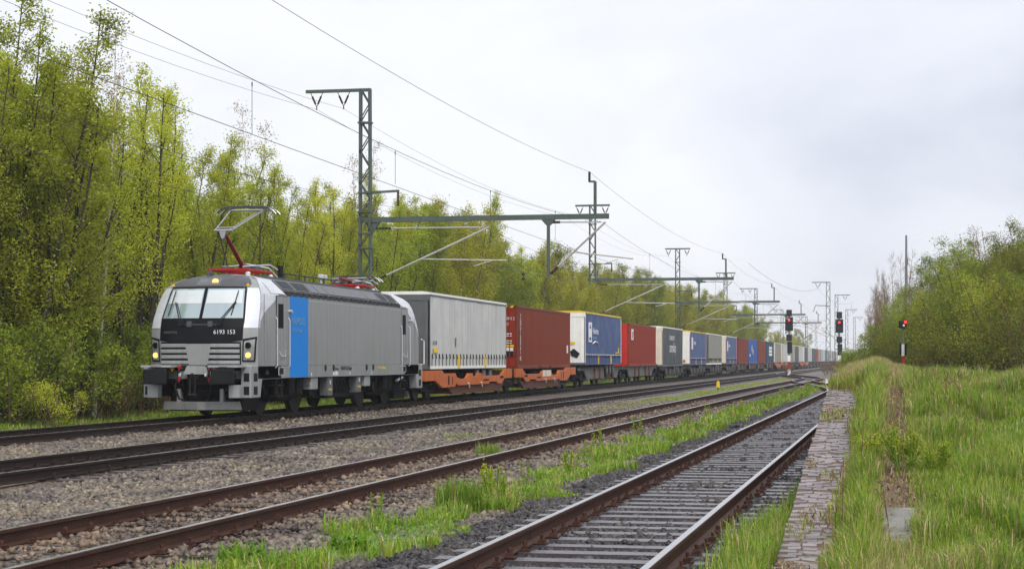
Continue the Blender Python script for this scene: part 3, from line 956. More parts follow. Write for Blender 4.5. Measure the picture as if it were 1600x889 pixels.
# taller clumps standing out of the meadow, and dead litter on the path and setts
grass_field('meadow_tussocks', [(-.45, 3, 12, 34, 1400, lambda x, y: (wob(x * 4.5 + 2, y * 2.1) > .62) & ~((np.abs(x) < .2) & (y > 15)))],
            [M['grass_dark'], M['grass'], M['straw']], [.45, .35, .2], lambda x, y: .38 + 0 * x, nr, lean=.55, zf=lambda x, y: mead_z(x, y))
grass_field('dead_litter', [(-.2, .2, 15.2, 45, 420, None), (-.98, -.5, 13, 28.4, 300, lambda x, y: wob(x * 3 + 1, y * 1.7) > .25)],
            [M['straw'], M['leaf_brown']], [.5, .5], lambda x, y: .05 + 0 * x, nr, wd=(.004, .008), lean=2.2, zf=lambda x, y: np.where(x < -.45, np.interp(y, [8, 15.4, 27.6, 84], [-.2, -.2, 1.06, 1.06]) + .045, mead_z(x, y) + .015))
# strip between the near siding and the ramp
grass_field('trackside_grass', [(-1.6, -.99, 11, 19, 1700, lambda x, y: nr.random(len(x)) < np.clip((x + 1.5 + .12 * wob(x * 3, y * 2.3)) / .4, 0, 1)), (-1.35, -.99, 19, 34, 700, lambda x, y: (nr.random(len(x)) < np.clip((x + 1.3) / .3, 0, 1)) & (wob(x * 2, y * 1.1) > -.35))],
            [M['grass'], M['grass_dark'], M['straw']], [.5, .4, .1], lambda x, y: .3 + 0 * x, nr, zf=lambda x, y: bed_z(x, y) + .01)
# strip between the two sidings
grass_field('strip_grass', [(-5.7, -3.85, 11, 26, 820, lambda x, y: strip_mask(x, y) & (nr.random(len(x)) < .35 + .65 * (wob(x * 2.6, y * 1.2) > -.4))), (-5.7, -3.85, 26, 50, 460, lambda x, y: strip_mask(x, y) & (nr.random(len(x)) < .35 + .65 * (wob(x * 2.6, y * 1.2) > -.4))), (-5.6, -3.95, 50, 118, 150, strip_mask)],
            [M['grass'], M['weed'], M['straw']], [.5, .4, .1], lambda x, y: np.clip(.15 + .12 * wob(x * 2, y * .9) + .05 * (y > 45), .05, .4), nr, wd=(.004, .011), lean=.8, zf=lambda x, y: bed_z(x, y) + .01)
# thin grass between running track and siding, and scattered weeds in the ballast
grass_field('ballast_grass', [(-10.5, -9.2, 62, 170, 90, lambda x, y: wob(x, y * .3) > -.5), (-10.8, -8.6, 24, 62, 60, lambda x, y: wob(x * 1.3, y * .8) > .72),
                             (-6.2, -3.0, 118, 150, 60, None)],
            [M['grass'], M['straw'], M['leaf_yellow']], [.55, .3, .15], lambda x, y: .09 + 0 * x, nr, wd=(.003, .006), lean=.8, zf=lambda x, y: bed_z(x, y))
# verge at the foot of the wood
grass_field('verge_grass', [(-25.5, -20.4, 34, 80, 150, None), (-25, -20.4, 80, 200, 40, None)],
            [M['grass'], M['weed'], M['straw']], [.5, .35, .15], lambda x, y: .28 + .12 * wob(x, y), nr, wd=(.005, .01), lean=.6, zf=lambda x, y: np.where(x > -21.2, -.45, -.42) + 0 * y)


# single tufts, weeds and shrublets that stand out
def tuft_mesh(g, n, h, spread, wd, mats, probs, lean):
    a = g.uniform(0, 2 * PI, n); r = spread * np.sqrt(g.random(n))
    x, y = r * np.cos(a), r * np.sin(a)
    o = blades('tuft', x, y, np.zeros(n), h * g.uniform(.5, 1.1, n), g.uniform(wd * .6, wd * 1.2, n), mats, g.choice(len(mats), n, p=probs), g, lean)
    me = o.data; bpy.data.objects.remove(o)
    return me


def tuft(name, X, Y, z, n, h, spread, wd, mats, probs, lean, label, cat, group=None):
    o = link(name, tuft_mesh(nr, n, h, spread, wd, mats, probs, lean), None, (X, Y, z))
    return tag(o, label, cat, group)


G3 = [M['grass'], M['grass_dark'], M['straw']]
tuft('grass_tuft', *at_x(718, 770, -4.95)[:2], -.22, 500, .42, .28, .006, G3, [.3, .65, .05], .35, 'tall dark green grass tuft beside the rusty siding', 'grass tuft')
tuft('grass_tuft', *at_x(762, 708, -7.1)[:2], -.2, 260, .3, .25, .005, G3, [.45, .5, .05], .4, 'grass tuft growing between the rails of the rusty siding', 'grass tuft')
tuft('weed_clump', *at_x(380, 882, -5.3)[:2], -.24, 150, .3, .2, .018, [M['weed'], M['grass_dark']], [.6, .4], .6, 'broad leaved dark green weed clump beside the rusty siding', 'weed')
tuft('weed_clump', *at_x(545, 838, -4.9)[:2], -.24, 130, .24, .2, .016, [M['weed'], M['grass_dark']], [.8, .2], .8, 'broad leaved weed clump in the grass strip at its gravel edge', 'weed')
tuft('weed_clump', *at_x(820, 760, -4.5)[:2], -.24, 140, .26, .22, .016, [M['weed'], M['grass_dark']], [.8, .2], .8, 'bright leaved weed clump in the grass strip below the yellow weeds', 'weed')
tuft('weed_clump', *at_x(730, 678, -9.4)[:2], -.22, 240, .1, .55, .012, [M['weed'], M['leaf_yellow']], [.7, .3], .9, 'low leafy weed patch in the gravel between running track and siding', 'weed')


# ------------------------------------------------------------------ trees and shrubs
def gen_plant(seed, H, nst, spread, c0, nleaf, lsize, basew=.25, leanw=.06, nb=22, r0=None, up=(30, 62), jit=.13, droop=0.0):
    g = np.random.default_rng(seed)
    P = MB(); tips = []
    for s in range(nst):
        a = g.uniform(0, 2 * PI)
        bs = np.array([math.cos(a), math.sin(a), 0]) * basew * g.uniform(.2, 1) if nst > 1 else np.zeros(3)
        lean = np.array([math.cos(a), math.sin(a)]) * abs(g.normal(leanw, leanw * .5)) * H if nst > 1 else g.normal(0, leanw, 2) * H
        h = H * (1 if s == 0 else g.uniform(.68, .98))
        tt = np.linspace(0, 1, 9)
        ph = g.uniform(0, 6.28, 2)
        pts = np.stack([bs[0] + lean[0] * tt + .02 * h * np.sin(tt * 5 + ph[0]) * tt, bs[1] + lean[1] * tt + .02 * h * np.sin(tt * 4 + ph[1]) * tt, h * tt], -1)
        rr = (r0 or .0095 * H) * g.uniform(.7, 1.15)
        P.tube(pts, rr, 6, .012, cap=False)
        for k in range(nb):
            t = c0 + (1 - c0) * ((k + g.random()) / nb) ** .85
            t = min(t, .985)
            p = np.array([np.interp(t, tt, pts[:, i]) for i in range(3)])
            az = g.uniform(0, 2 * PI); el = R(g.uniform(*up))
            sh = (1 - ((t - c0) / (1 - c0)) ** 1.6) * .75 + .25
            Lb = spread * sh * g.uniform(.55, 1.1)
            d = np.array([math.cos(az) * math.cos(el), math.sin(az) * math.cos(el), math.sin(el)])
            q1 = p + d * Lb * .5; d2 = d + np.array([0, 0, .25 - droop]); d2 /= np.linalg.norm(d2)
            q2 = q1 + d2 * Lb * .5
            P.tube([p, q1, q2], rr * .3 * (1 - .5 * t), 4, .006, cap=False)
            for sb in range(4):
                u = g.uniform(.25, 1)
                b0 = p + (q1 - p) * (u * 2) if u < .5 else q1 + (q2 - q1) * (u * 2 - 1)
                dv = d + g.normal(0, .55, 3) + np.array([0, 0, .15 - droop]); dv /= np.linalg.norm(dv)
                b1 = b0 + dv * Lb * g.uniform(.25, .5)
                P.tube([b0, b1], .007, 3, .003, cap=False)
                tips.append((b0, b1))
            tips.append((q1, q2))
    A = np.array([t[0] for t in tips]); B = np.array([t[1] for t in tips])
    ii = g.integers(0, len(A), nleaf)
    u = g.random(nleaf)[:, None] ** .7
    c = A[ii] + (B[ii] - A[ii]) * u * 1.1 + g.normal(0, jit, (nleaf, 3))
    c[:, 2] = np.maximum(c[:, 2], .05)
    a = g.normal(size=(nleaf, 3)); a[:, 2] -= .2; a /= np.linalg.norm(a, axis=1, keepdims=True)
    b = np.cross(a, g.normal(size=(nleaf, 3))); b /= np.linalg.norm(b, axis=1, keepdims=True)
    l = (lsize * g.uniform(.55, 1.2, nleaf))[:, None] * .5
    v = np.stack([c - a * l, c + b * l * .6, c + a * l, c - b * l * .6], 1).reshape(-1, 3)
    q = np.arange(nleaf * 4).reshape(-1, 4)
    return P, v, q


TREES = []      # (kind, trunk mesh, crown mesh, height)


def proto(kind, seed, H, nst, spread, c0, nleaf, lsize, leaf, bark, **kw):
    P, v, q = gen_plant(seed, H, nst, spread, c0, nleaf, lsize, **kw)
    return (kind, P.mesh('trunk', M[bark], smooth=60, fix=False), np_mesh('crown', v, q, mats=[M[leaf]]), H)


def plant(name, pr, loc, sc, rz, label, cat, group=None, part=('trunk', 'crown'), sz=None):
    t = thing(name, label, cat, loc, group, rz)
    sx = sc if sz is None else sz
    t.scale = (sx, sx, sc)
    link(part[0], pr[1], t); link(part[1], pr[2], t)
    return t


def zone(px):
    for lim, s in ((232, 'on the verge ahead of the locomotive'), (440, 'behind the locomotive cab'), (650, 'behind the locomotive roof'), (800, 'behind the grey trailer'),
                   (895, 'behind the long brown container'), (975, 'behind the yellow edged blue trailer'), (1070, 'behind the red container and slate trailer'), (1300, 'behind the far wagons')):
        if px < lim: return s
    return 'far behind the train'


PR = [
    proto('leafy', 1, 11.6, 5, 2.0, .3, 17000, .09, 'leaf_a', 'bark', basew=.9, leanw=.10, r0=.105, up=(35, 68), nb=20),
    proto('leafy', 2, 11.0, 6, 1.9, .28, 17000, .085, 'leaf_a', 'bark', basew=1.0, leanw=.13, r0=.095, up=(35, 68), nb=18),
    proto('leafy', 3, 12.0, 5, 2.1, .14, 28000, .088, 'leaf_b', 'bark', basew=.9, leanw=.11, r0=.09, up=(32, 66), nb=20),
    proto('leafy', 4, 10.4, 5, 2.1, .16, 24000, .085, 'leaf_c', 'bark', basew=.9, leanw=.13, r0=.08, up=(32, 66), nb=19),
    proto('leafy', 5, 11.5, 4, 2.3, .13, 24000, .09, 'leaf_b', 'bark', basew=.7, leanw=.11, r0=.09, up=(30, 64), nb=22),
    proto('leafy', 6, 10.8, 5, 1.9, .3, 15000, .088, 'leaf_a', 'bark', basew=.9, leanw=.14, r0=.095, up=(35, 68), nb=20),
]
BIRCH = [proto('birch', 11, 12.2, 1, 1.25, .3, 1700, .08, 'leaf_bud', 'pale', nb=34, droop=.25, r0=.085, leanw=.03),
         proto('birch', 12, 12.6, 2, 1.2, .35, 2000, .08, 'leaf_bud', 'pale', nb=30, droop=.3, r0=.07, leanw=.04)]
DENSE = [proto('dense', 21, 10.5, 6, 2.5, .05, 42000, .115, 'leaf_e', 'bark_far', basew=1.1, leanw=.16, jit=.2, r0=.08, up=(25, 65)),
         proto('dense', 22, 11.0, 6, 2.5, .05, 42000, .115, 'leaf_e', 'bark_far', basew=1.1, leanw=.16, jit=.2, r0=.08, up=(25, 65)),
         proto('dense', 23, 10.0, 6, 2.5, .05, 42000, .115, 'leaf_f', 'bark_far', basew=1.1, leanw=.16, jit=.2, r0=.08, up=(25, 65))]
SHRUB = [proto('shrub', 31, 2.4, 7, 1.0, .08, 5200, .08, 'leaf_d', 'twig', basew=.5, leanw=.25, nb=8, r0=.022, jit=.1),
         proto('shrub', 32, 2.8, 7, 1.1, .08, 5600, .08, 'leaf_d', 'twig', basew=.6, leanw=.25, nb=8, r0=.022, jit=.1),
         proto('shrub', 33, 1.6, 8, .7, .05, 2600, .07, 'leaf_a', 'twig', basew=.5, leanw=.3, nb=7, r0=.016, jit=.08)]
SHRUB_R = [proto('shrub', 35, 2.6, 9, 1.1, .03, 7000, .065, 'leaf_f', 'twig', basew=.7, leanw=.25, nb=9, r0=.016, jit=.1, up=(0, 55)),
           proto('shrub', 36, 2.2, 9, 1.1, .03, 7000, .065, 'leaf_s', 'twig', basew=.7, leanw=.25, nb=9, r0=.016, jit=.1, up=(0, 55)),
           proto('shrub', 37, 2.4, 9, 1.1, .03, 7000, .065, 'leaf_r', 'twig', basew=.7, leanw=.25, nb=9, r0=.016, jit=.1, up=(0, 55))]
BROWN = [proto('shrub', 41, 1.3, 9, .6, .05, 1500, .06, 'leaf_brown', 'twig', basew=.5, leanw=.35, nb=8, r0=.012, jit=.06)]
BARE = [proto('bare', 51, 9.0, 3, 2.3, .15, 5000, .05, 'leaf_brown', 'twig', nb=40, r0=.08, leanw=.1, up=(20, 60), basew=.6),
        proto('bare', 52, 7.5, 4, 2.0, .1, 9000, .055, 'leaf_bud', 'twig', nb=34, r0=.06, leanw=.14, up=(15, 60), basew=.7)]

BUSH = [proto('bush', 71, 6.0, 10, 1.9, .03, 44000, .075, 'leaf_r', 'twig', basew=1.6, leanw=.2, jit=.16, r0=.024, up=(-8, 55), nb=20),
        proto('bush', 72, 6.0, 10, 1.9, .03, 44000, .075, 'leaf_s', 'twig', basew=1.6, leanw=.2, jit=.16, r0=.024, up=(-8, 55), nb=20),
        proto('bush', 73, 6.0, 9, 1.8, .03, 14000, .06, 'leaf_brown', 'twig', basew=1.6, leanw=.2, jit=.12, r0=.02, up=(0, 60), nb=22)]

count = 0
for row, (X0, dy0, ystart) in enumerate(((-25.6, 2.7, 41), (-28.2, 2.7, 43), (-31.2, 3.0, 45), (-35.5, 3.4, 48))):
    y = ystart
    while y < 330:
        far = y > 100
        if far and row == 3: break
        X = X0 + rnd.uniform(-1.0, 1.0)
        yy = y + rnd.uniform(-.8, .8)
        px, dz = px_of(X, yy)
        hk = float(np.interp(px, [0, 120, 260, 330, 400, 470, 560, 640, 760, 800, 860, 1000, 1150, 1250], [1.08, 1.06, 1.06, .94, .8, .82, .95, 1.03, 1.0, .96, .9, .96, 1.0, .9]))
        sc = hk * (rnd.uniform(.82, 1.06) if px < 470 else rnd.uniform(.9, 1.02))
        lib = [PR[0], PR[1], PR[5], PR[2]] if px < 230 else PR if px < 520 else (PR[:5] + DENSE * 2 if px < 800 else DENSE)
        pr = rnd.choice(lib)
        kindw = {'leafy': 'many stemmed young tree in fresh yellow green leaf', 'dense': 'full leafed yellow green tree'}[pr[0]]
        plant('leafy_tree', pr, (X, yy, -.42), sc, rnd.uniform(0, 6.28), kindw + ' ' + zone(px), 'tree', 'trees of the wood behind the train', sz=sc * rnd.uniform(.9, 1.15))
        count += 1
        y += (dy0 if not far else (4.4 if y < 200 else 6.0)) * rnd.uniform(.8, 1.2)
# full crowned trees at the near end of the wood
for px, dz, top, sz, pr in ((18, 52, 14, 1.25, PR[2]), (62, 55, 40, 1.2, PR[4]), (96, 58, 110, 1.1, PR[3]), (-30, 54, 20, 1.3, PR[4])):
    d = ray(px, 562); H = (562 - top) / 2860 * dz + CZ + .42
    plant('leafy_tree', pr, (d[0] * dz, d[1] * dz, -.42), H / pr[3], px * .7, 'full crowned yellow green tree at the near end of the wood', 'tree', 'trees of the wood behind the train', sz=sz)
    count += 1
# deep fill of the wood so its foot reads dark and dense
y = 46
while y < 150:
    px, dz = px_of(-40, y)
    pr = rnd.choice(DENSE)
    plant('leafy_tree', pr, (-40 + rnd.uniform(-2, 2), y, -.42), rnd.uniform(.62, .8), rnd.uniform(0, 6.28), 'broad shaded tree deep inside the wood ' + zone(px), 'tree', 'trees of the wood behind the train')
    y += 5.5; count += 1
# birches that stand out
for px, X, sc, pr, lab in ((146, -24.6, .9, BIRCH[0], 'slim birch with pale spotted trunk leaning beside the verge'), (118, -26.3, .95, BIRCH[0], 'thin pale birch behind the leaning birch'),
                           (150, -29, 1.12, BIRCH[1], 'tall sparse birch rising above the leafy trees'), (408, -31, 1.16, BIRCH[1], 'thinly leaved birch above the pantograph'),
                           (560, -28, 1.06, BIRCH[1], 'twiggy birch rising behind the first mast'), (735, -30, .98, BIRCH[1], 'twiggy birch crown rising behind the grey trailer')):
    p = at_x(px, 560, X)
    t = plant('birch_tree', pr, (X, p[1], -.42), sc, rnd.uniform(0, 6.28), lab, 'birch')
    if px == 146: t.rotation_euler = (0, R(4), 1.0)
    count += 1
# undergrowth at the foot of the wood
y = 38; k = 0
while y < 150:
    X = -23.9 + rnd.uniform(-.9, .7)
    px, dz = px_of(X, y)
    br = rnd.random() < .25
    pr = rnd.choice(BROWN if br else SHRUB)
    plant('shrub', pr, (X, y, -.42), rnd.uniform(.75, 1.2), rnd.uniform(0, 6.28), ('brown withered shrub ' if br else 'low green shrub at the edge of the wood ') + zone(px), 'shrub',
          'shrubs along the edge of the wood', ('stems', 'crown'), sz=rnd.uniform(.9, 1.3))
    if y < 75:
        X2 = -26.8 + rnd.uniform(-1.5, 1.0)
        plant('shrub', rnd.choice(SHRUB), (X2, y + .7, -.42), rnd.uniform(1.1, 1.7), rnd.uniform(0, 6.28), 'tall green shrub under the trees ' + zone(px), 'shrub', 'shrubs along the edge of the wood', ('stems', 'crown'))
    y += 1.5 if y < 75 else 3.2
t = plant('shrub', SHRUB[2], (at_x(98, 655, -21.9)[0], at_x(98, 655, -21.9)[1], -.42), .85, 0, 'yellow green shrub standing alone on the grass verge', 'shrub', None, ('stems', 'crown'))
# small clump of trees at the far end of the wood
for i, px in enumerate((1212, 1222, 1231, 1240, 1249, 1257)):
    dz = 440 + 12 * i
    d = ray(px, 562); X, Y = d[0] * dz, d[1] * dz
    plant('leafy_tree', rnd.choice(DENSE), (X, Y, -.42), (.72, .8, .86, .9, .8, .6)[i], i, 'small tree in the clump beyond the end of the wood', 'tree', 'trees beyond the wood', sz=1.0)
    count += 1

# trees and bushes on the right
for px, dz, top, lib, nm in (
        (1393, 140, 402, BARE, 'bare'), (1410, 150, 396, BARE, 'bare'), (1380, 150, 425, BARE, 'bare'), (1470, 118, 404, BARE, 'bare'), (1450, 125, 414, BARE, 'bare'), (1492, 100, 400, BARE, 'bare'), (1588, 66, 342, BARE, 'bare'),
        (1372, 160, 450, BARE, 'bare'), (1366, 170, 470, BARE, 'bare'),
        (1384, 122, 452, BUSH[2:], 'brown'), (1402, 104, 440, BUSH[2:], 'brown'), (1384, 106, 456, BUSH[2:], 'brown'), (1392, 98, 490, BUSH[2:], 'brown'), (1374, 136, 478, BUSH[2:], 'brown'), (1424, 112, 436, BUSH[2:], 'brown'), (1556, 74, 372, BUSH[2:], 'brown'), (1590, 68, 358, BUSH[2:], 'brown'), (1528, 84, 398, BUSH[2:], 'brown'),
        (1412, 100, 502, BUSH[:2], 'leaf'), (1430, 96, 462, BUSH[:2], 'leaf'), (1446, 94, 452, BUSH[:2], 'leaf'), (1462, 90, 446, BUSH[:2], 'leaf'), (1480, 86, 436, BUSH[:2], 'leaf'),
        (1498, 82, 424, BUSH[:2], 'leaf'), (1514, 78, 404, BUSH[:2], 'leaf'), (1534, 74, 390, BUSH[:2], 'leaf'), (1552, 70, 380, BUSH[:2], 'leaf'), (1572, 66, 366, BUSH[:2], 'leaf'), (1598, 62, 356, BUSH[:2], 'leaf'), (1626, 60, 350, BUSH[:2], 'leaf'), (1654, 62, 348, BUSH[:2], 'leaf'),
        (1488, 76, 470, BUSH[:2], 'leaf'), (1520, 68, 458, BUSH[:2], 'leaf'), (1556, 60, 446, BUSH[:2], 'leaf'), (1590, 54, 430, BUSH[:2], 'leaf'), (1620, 50, 415, BUSH[:2], 'leaf'), (1450, 84, 490, BUSH[:2], 'leaf')):
    d = ray(px, 562); X, Y = d[0] * dz, d[1] * dz
    z = float(mead_z(X, Y)) - .05
    pr = rnd.choice(lib)
    H = (562 - top) / 2860 * dz + CZ - z
    lab = {'bare': 'bare brownish tree ', 'brown': 'reddish brown budding thicket tree ', 'leaf': 'bushy green tree '}[nm] + ('beside the meadow, above the red lamp signal' if px < 1430 else 'along the meadow edge')
    plant('bare_tree' if nm == 'bare' else 'bushy_tree', pr, (X, Y, z), H / pr[3] * 1.0, rnd.uniform(0, 6.28), lab, 'tree', 'trees along the meadow', sz=max(H / pr[3], .45) * rnd.uniform(.85, 1.05) * (.42 if px < 1400 else .7 if px < 1420 else 1))
    count += 1
for i in range(46):
    t_ = (i % 23) / 22
    px = 1378 + (1618 - 1378) * t_ + rnd.uniform(-4, 4)
    dz = float(np.interp(px, [1378, 1450, 1500, 1550, 1600, 1620], [98, 86, 72, 60, 50, 47])) + (0 if i < 23 else 4) + rnd.uniform(-1.5, 1.5)
    br = i < 23 and (i % 4 == 1)
    d = ray(px, 562); X, Y = d[0] * dz, d[1] * dz
    plant('shrub', rnd.choice(BROWN if br else SHRUB_R), (X, Y, float(mead_z(X, Y)) - .03), rnd.uniform(.75, 1.0) if br else rnd.uniform(.8, 1.35), i * 1.7, ('withered brown shrub' if br else 'green shrub') + ' at the foot of the trees along the meadow', 'shrub', 'shrubs along the meadow', ('stems', 'crown'))
# bushes past the end of the ramp
for i, (px, dz, s, lib, lab) in enumerate(((1306, 190, 1.4, BROWN, 'rust brown bush beyond the siding points'), (1318, 180, 1.5, BROWN, 'rust brown bush beyond the siding points'), (1296, 200, 1.2, BROWN, 'rust brown bush beyond the siding points'),
                                           (1330, 120, .9, SHRUB, 'leafy bush past the end of the ramp'), (1342, 95, .9, SHRUB, 'leafy bush past the end of the ramp'), (1325, 140, .8, SHRUB, 'leafy bush past the end of the ramp'), (1338, 130, 1.0, SHRUB, 'leafy bush past the end of the ramp'),
                                           (1352, 150, .9, SHRUB, 'leafy bush past the end of the ramp'))):
    d = ray(px, 562); X, Y = d[0] * dz, d[1] * dz
    plant('shrub', lib[i % len(lib)], (X, Y, -.3), s, i, lab, 'shrub', 'bushes past the ramp', ('stems', 'crown'))
d = ray(1233, 562)
plant('shrub', BROWN[0], (d[0] * 196, d[1] * 196, -.3), 1.2, 2, 'small brown bush at the foot of the first tall signal', 'shrub', None, ('stems', 'crown'), sz=.7)

# yellow shrublets and dry stalks in the meadow
YEL = [proto('y', 61, .62, 9, .26, .1, 1500, .032, 'leaf_yellow', 'weed', basew=.12, leanw=.25, nb=6, r0=.006, jit=.03),
       proto('y', 62, .5, 8, .22, .1, 1000, .03, 'leaf_yellow', 'weed', basew=.1, leanw=.2, nb=6, r0=.005, jit=.03)]
SPIN = [proto('y', 63, .55, 3, .1, .15, 200, .034, 'leaf_yellow', 'weed', basew=.06, leanw=.12, nb=8, r0=.005, jit=.02),
        proto('y', 64, .42, 5, .12, .1, 260, .034, 'leaf_yellow', 'weed', basew=.12, leanw=.2, nb=7, r0=.005, jit=.02)]


def meadow_at(px, py):
    """point of the meadow or ramp seen at a pixel"""
    d = ray(px, py); t = 9.0
    while t < 120:
        x, y, z = d[0] * t, d[1] * t, CZ + d[2] * t
        if z <= float(mead_z(max(x, -.5), y)): return x, y, z
        t += .05
    return x, y, z


for i, (px, py, s, lab) in enumerate(((1415, 742, .8, 'yellow flowering shrublet beside the trodden path'), (1462, 748, .75, 'olive shrublet beside the yellow flowering one'), (1352, 728, .55, 'small yellow weed on the grass ridge beside the path'))):
    x, y, z = meadow_at(px, py)
    plant('flowering_shrub', YEL[i % 2], (x, y, z), s, i * 2, lab, 'shrub', None, ('stems', 'crown'))
for i in range(34):
    Y = 19 + 95 * (i / 34) ** 1.25 + rnd.uniform(-1, 1)
    X = -4.8 + rnd.uniform(-.75, .55)
    plant('yellow_weed', SPIN[i % 2], (X, Y, -.23), rnd.uniform(.6, 1.15), i, 'spindly yellow green weed in the grass strip between the sidings', 'weed', 'yellow weeds of the grass strip', ('stems', 'crown'))


def umbel(g):
    P = MB(); h = g.uniform(.5, .75)
    top = (g.uniform(-.08, .08), g.uniform(-.05, .05), h)
    P.tube([(0, 0, 0), (top[0] * .4, top[1] * .5, h * .5), top], .005, 4, .003)
    for k in range(7):
        a = g.uniform(0, 6.28)
        e = (top[0] + .05 * math.cos(a), top[1] + .05 * math.sin(a), h + .03)
        P.tube([top, e], .002, 3); P.ball(e, .011, 5, (1, 1, .5))
    for k in range(2):
        t = g.uniform(.4, .75); p = (top[0] * t, top[1] * t, h * t); a = g.uniform(0, 6.28)
        e = (p[0] + .1 * math.cos(a), p[1] + .1 * math.sin(a), p[2] + .12); P.tube([p, e], .003, 3); P.ball(e, .014, 5, (1, 1, .5))
    return P


for i, (px, py) in enumerate(((1440, 640), (1462, 660), (1480, 690), (1500, 655), (1522, 700), (1426, 625), (1450, 620), (1345, 760), (1316, 845), (1392, 860), (1475, 640))):
    x, y, z = meadow_at(px, py)
    o = umbel(np.random.default_rng(300 + i)).build('dry_stalk', M['dry'], loc=(x, y, z), fix=False)
    tag(o, 'dry brown flower stalk standing in the meadow grass', 'dry plant', 'dry stalks in the meadow')


# ------------------------------------------------------------------ locomotive
FY = 45.55          # front of the body, along the track
LO = thing('electric_locomotive', 'grey electric locomotive with blue stripe and raised red pantograph heading the train', 'locomotive', (TX[1], FY, 0))
BL = 17.45
HW = 1.5


def yc(z):
    return float(np.interp(z, [1.0, 1.37, 1.95, 2.35, 2.58, 3.46, 3.6, 3.72, 3.82, 3.88], [.02, .02, 0, .05, .13, .62, .82, 1.15, 1.65, 2.3]))


def hw(z):
    return float(np.interp(z, [1.0, 2.2, 2.6, 3.0, 3.3, 3.5, 3.65, 3.77, 3.84, 3.88], [HW, HW, 1.485, 1.45, 1.385, 1.29, 1.13, .9, .62, .25]))


def fs(x, z):
    """y of the front surface at lateral x, height z"""
    w_ = hw(z)
    return yc(z) + .4 * min(1, abs(x) / w_) ** 3.2


def cab(name, flip):
    zs = [1.02, 1.2, 1.37, 1.6, 1.8, 1.95, 2.1, 2.2, 2.35, 2.5, 2.6, 2.75, 2.9, 3.05, 3.2, 3.3, 3.4, 3.46, 3.52, 3.58, 3.65, 3.71, 3.77, 3.81, 3.85, 3.88]
    P = MB(); rows = []
    for z in zs:
        w_ = hw(z); row = []
        yf = fs(w_, z)
        wb = HW if z <= 3.3 else float(np.interp(z, [3.3, 3.72, 3.80, 3.88], [1.5, 1.05, .7, .25]))
        for k in range(7):
            t = k / 6; yy = 2.5 + (yf - 2.5) * t
            row.append((-(wb + (w_ - wb) * smooth01(t)), yy, z))
        for k in range(1, 24):
            x = -w_ + 2 * w_ * k / 24
            row.append((x, fs(x, z), z))
        for k in range(7):
            t = k / 6; yy = yf + (2.5 - yf) * t
            row.append((w_ + (wb - w_) * smooth01(t), yy, z))
        rows.append(row)
    P.grid(rows)
    top = rows[-1]
    P.f.append(tuple(range((len(rows) - 1) * len(top), len(rows) * len(top)))); P.m.append(0)
    if flip: P.v = [(-x, BL - y, z) for x, y, z in P.v]
    return P.build(name, [M['loco_grey']], LO, smooth=28)


cab('cab', False); cab('cab', True)
# main body between the cabs
sec = [(-HW, 1.02), (HW, 1.02), (HW, 3.3), (1.44, 3.36), (1.05, 3.72), (.7, 3.80), (-.7, 3.80), (-1.05, 3.72), (-1.44, 3.36), (-HW, 3.3)]
body = MB().prism(sec, 'y', 2.5, BL - 2.5).build('body', M['loco_grey'], LO)


def patch(xf, zf, name, mat, off=.008, nu=16, nv=8, flip=False, smooth=40, parent=LO):
    """panel following the cab front; xf(u,v)->x, zf(u,v)->z"""
    P = MB(); rows = []
    for j in range(nv + 1):
        row = []
        for i in range(nu + 1):
            u, v = i / nu, j / nv
            z = zf(u, v); x = xf(u, v)
            row.append((x, fs(x, z) - off, z))
        rows.append(row)
    P.grid(rows)
    if flip: P.v = [(-x, BL - y, z) for x, y, z in P.v]
    return P.build(name, mat, parent, smooth=smooth)


wt, wb_ = 1.06, 1.17     # half widths of the window band at top and bottom


def bandx(z): return float(np.interp(z, [1.9, 2.58, 3.46, 3.88], [1.13, 1.17, 1.06, .3]))


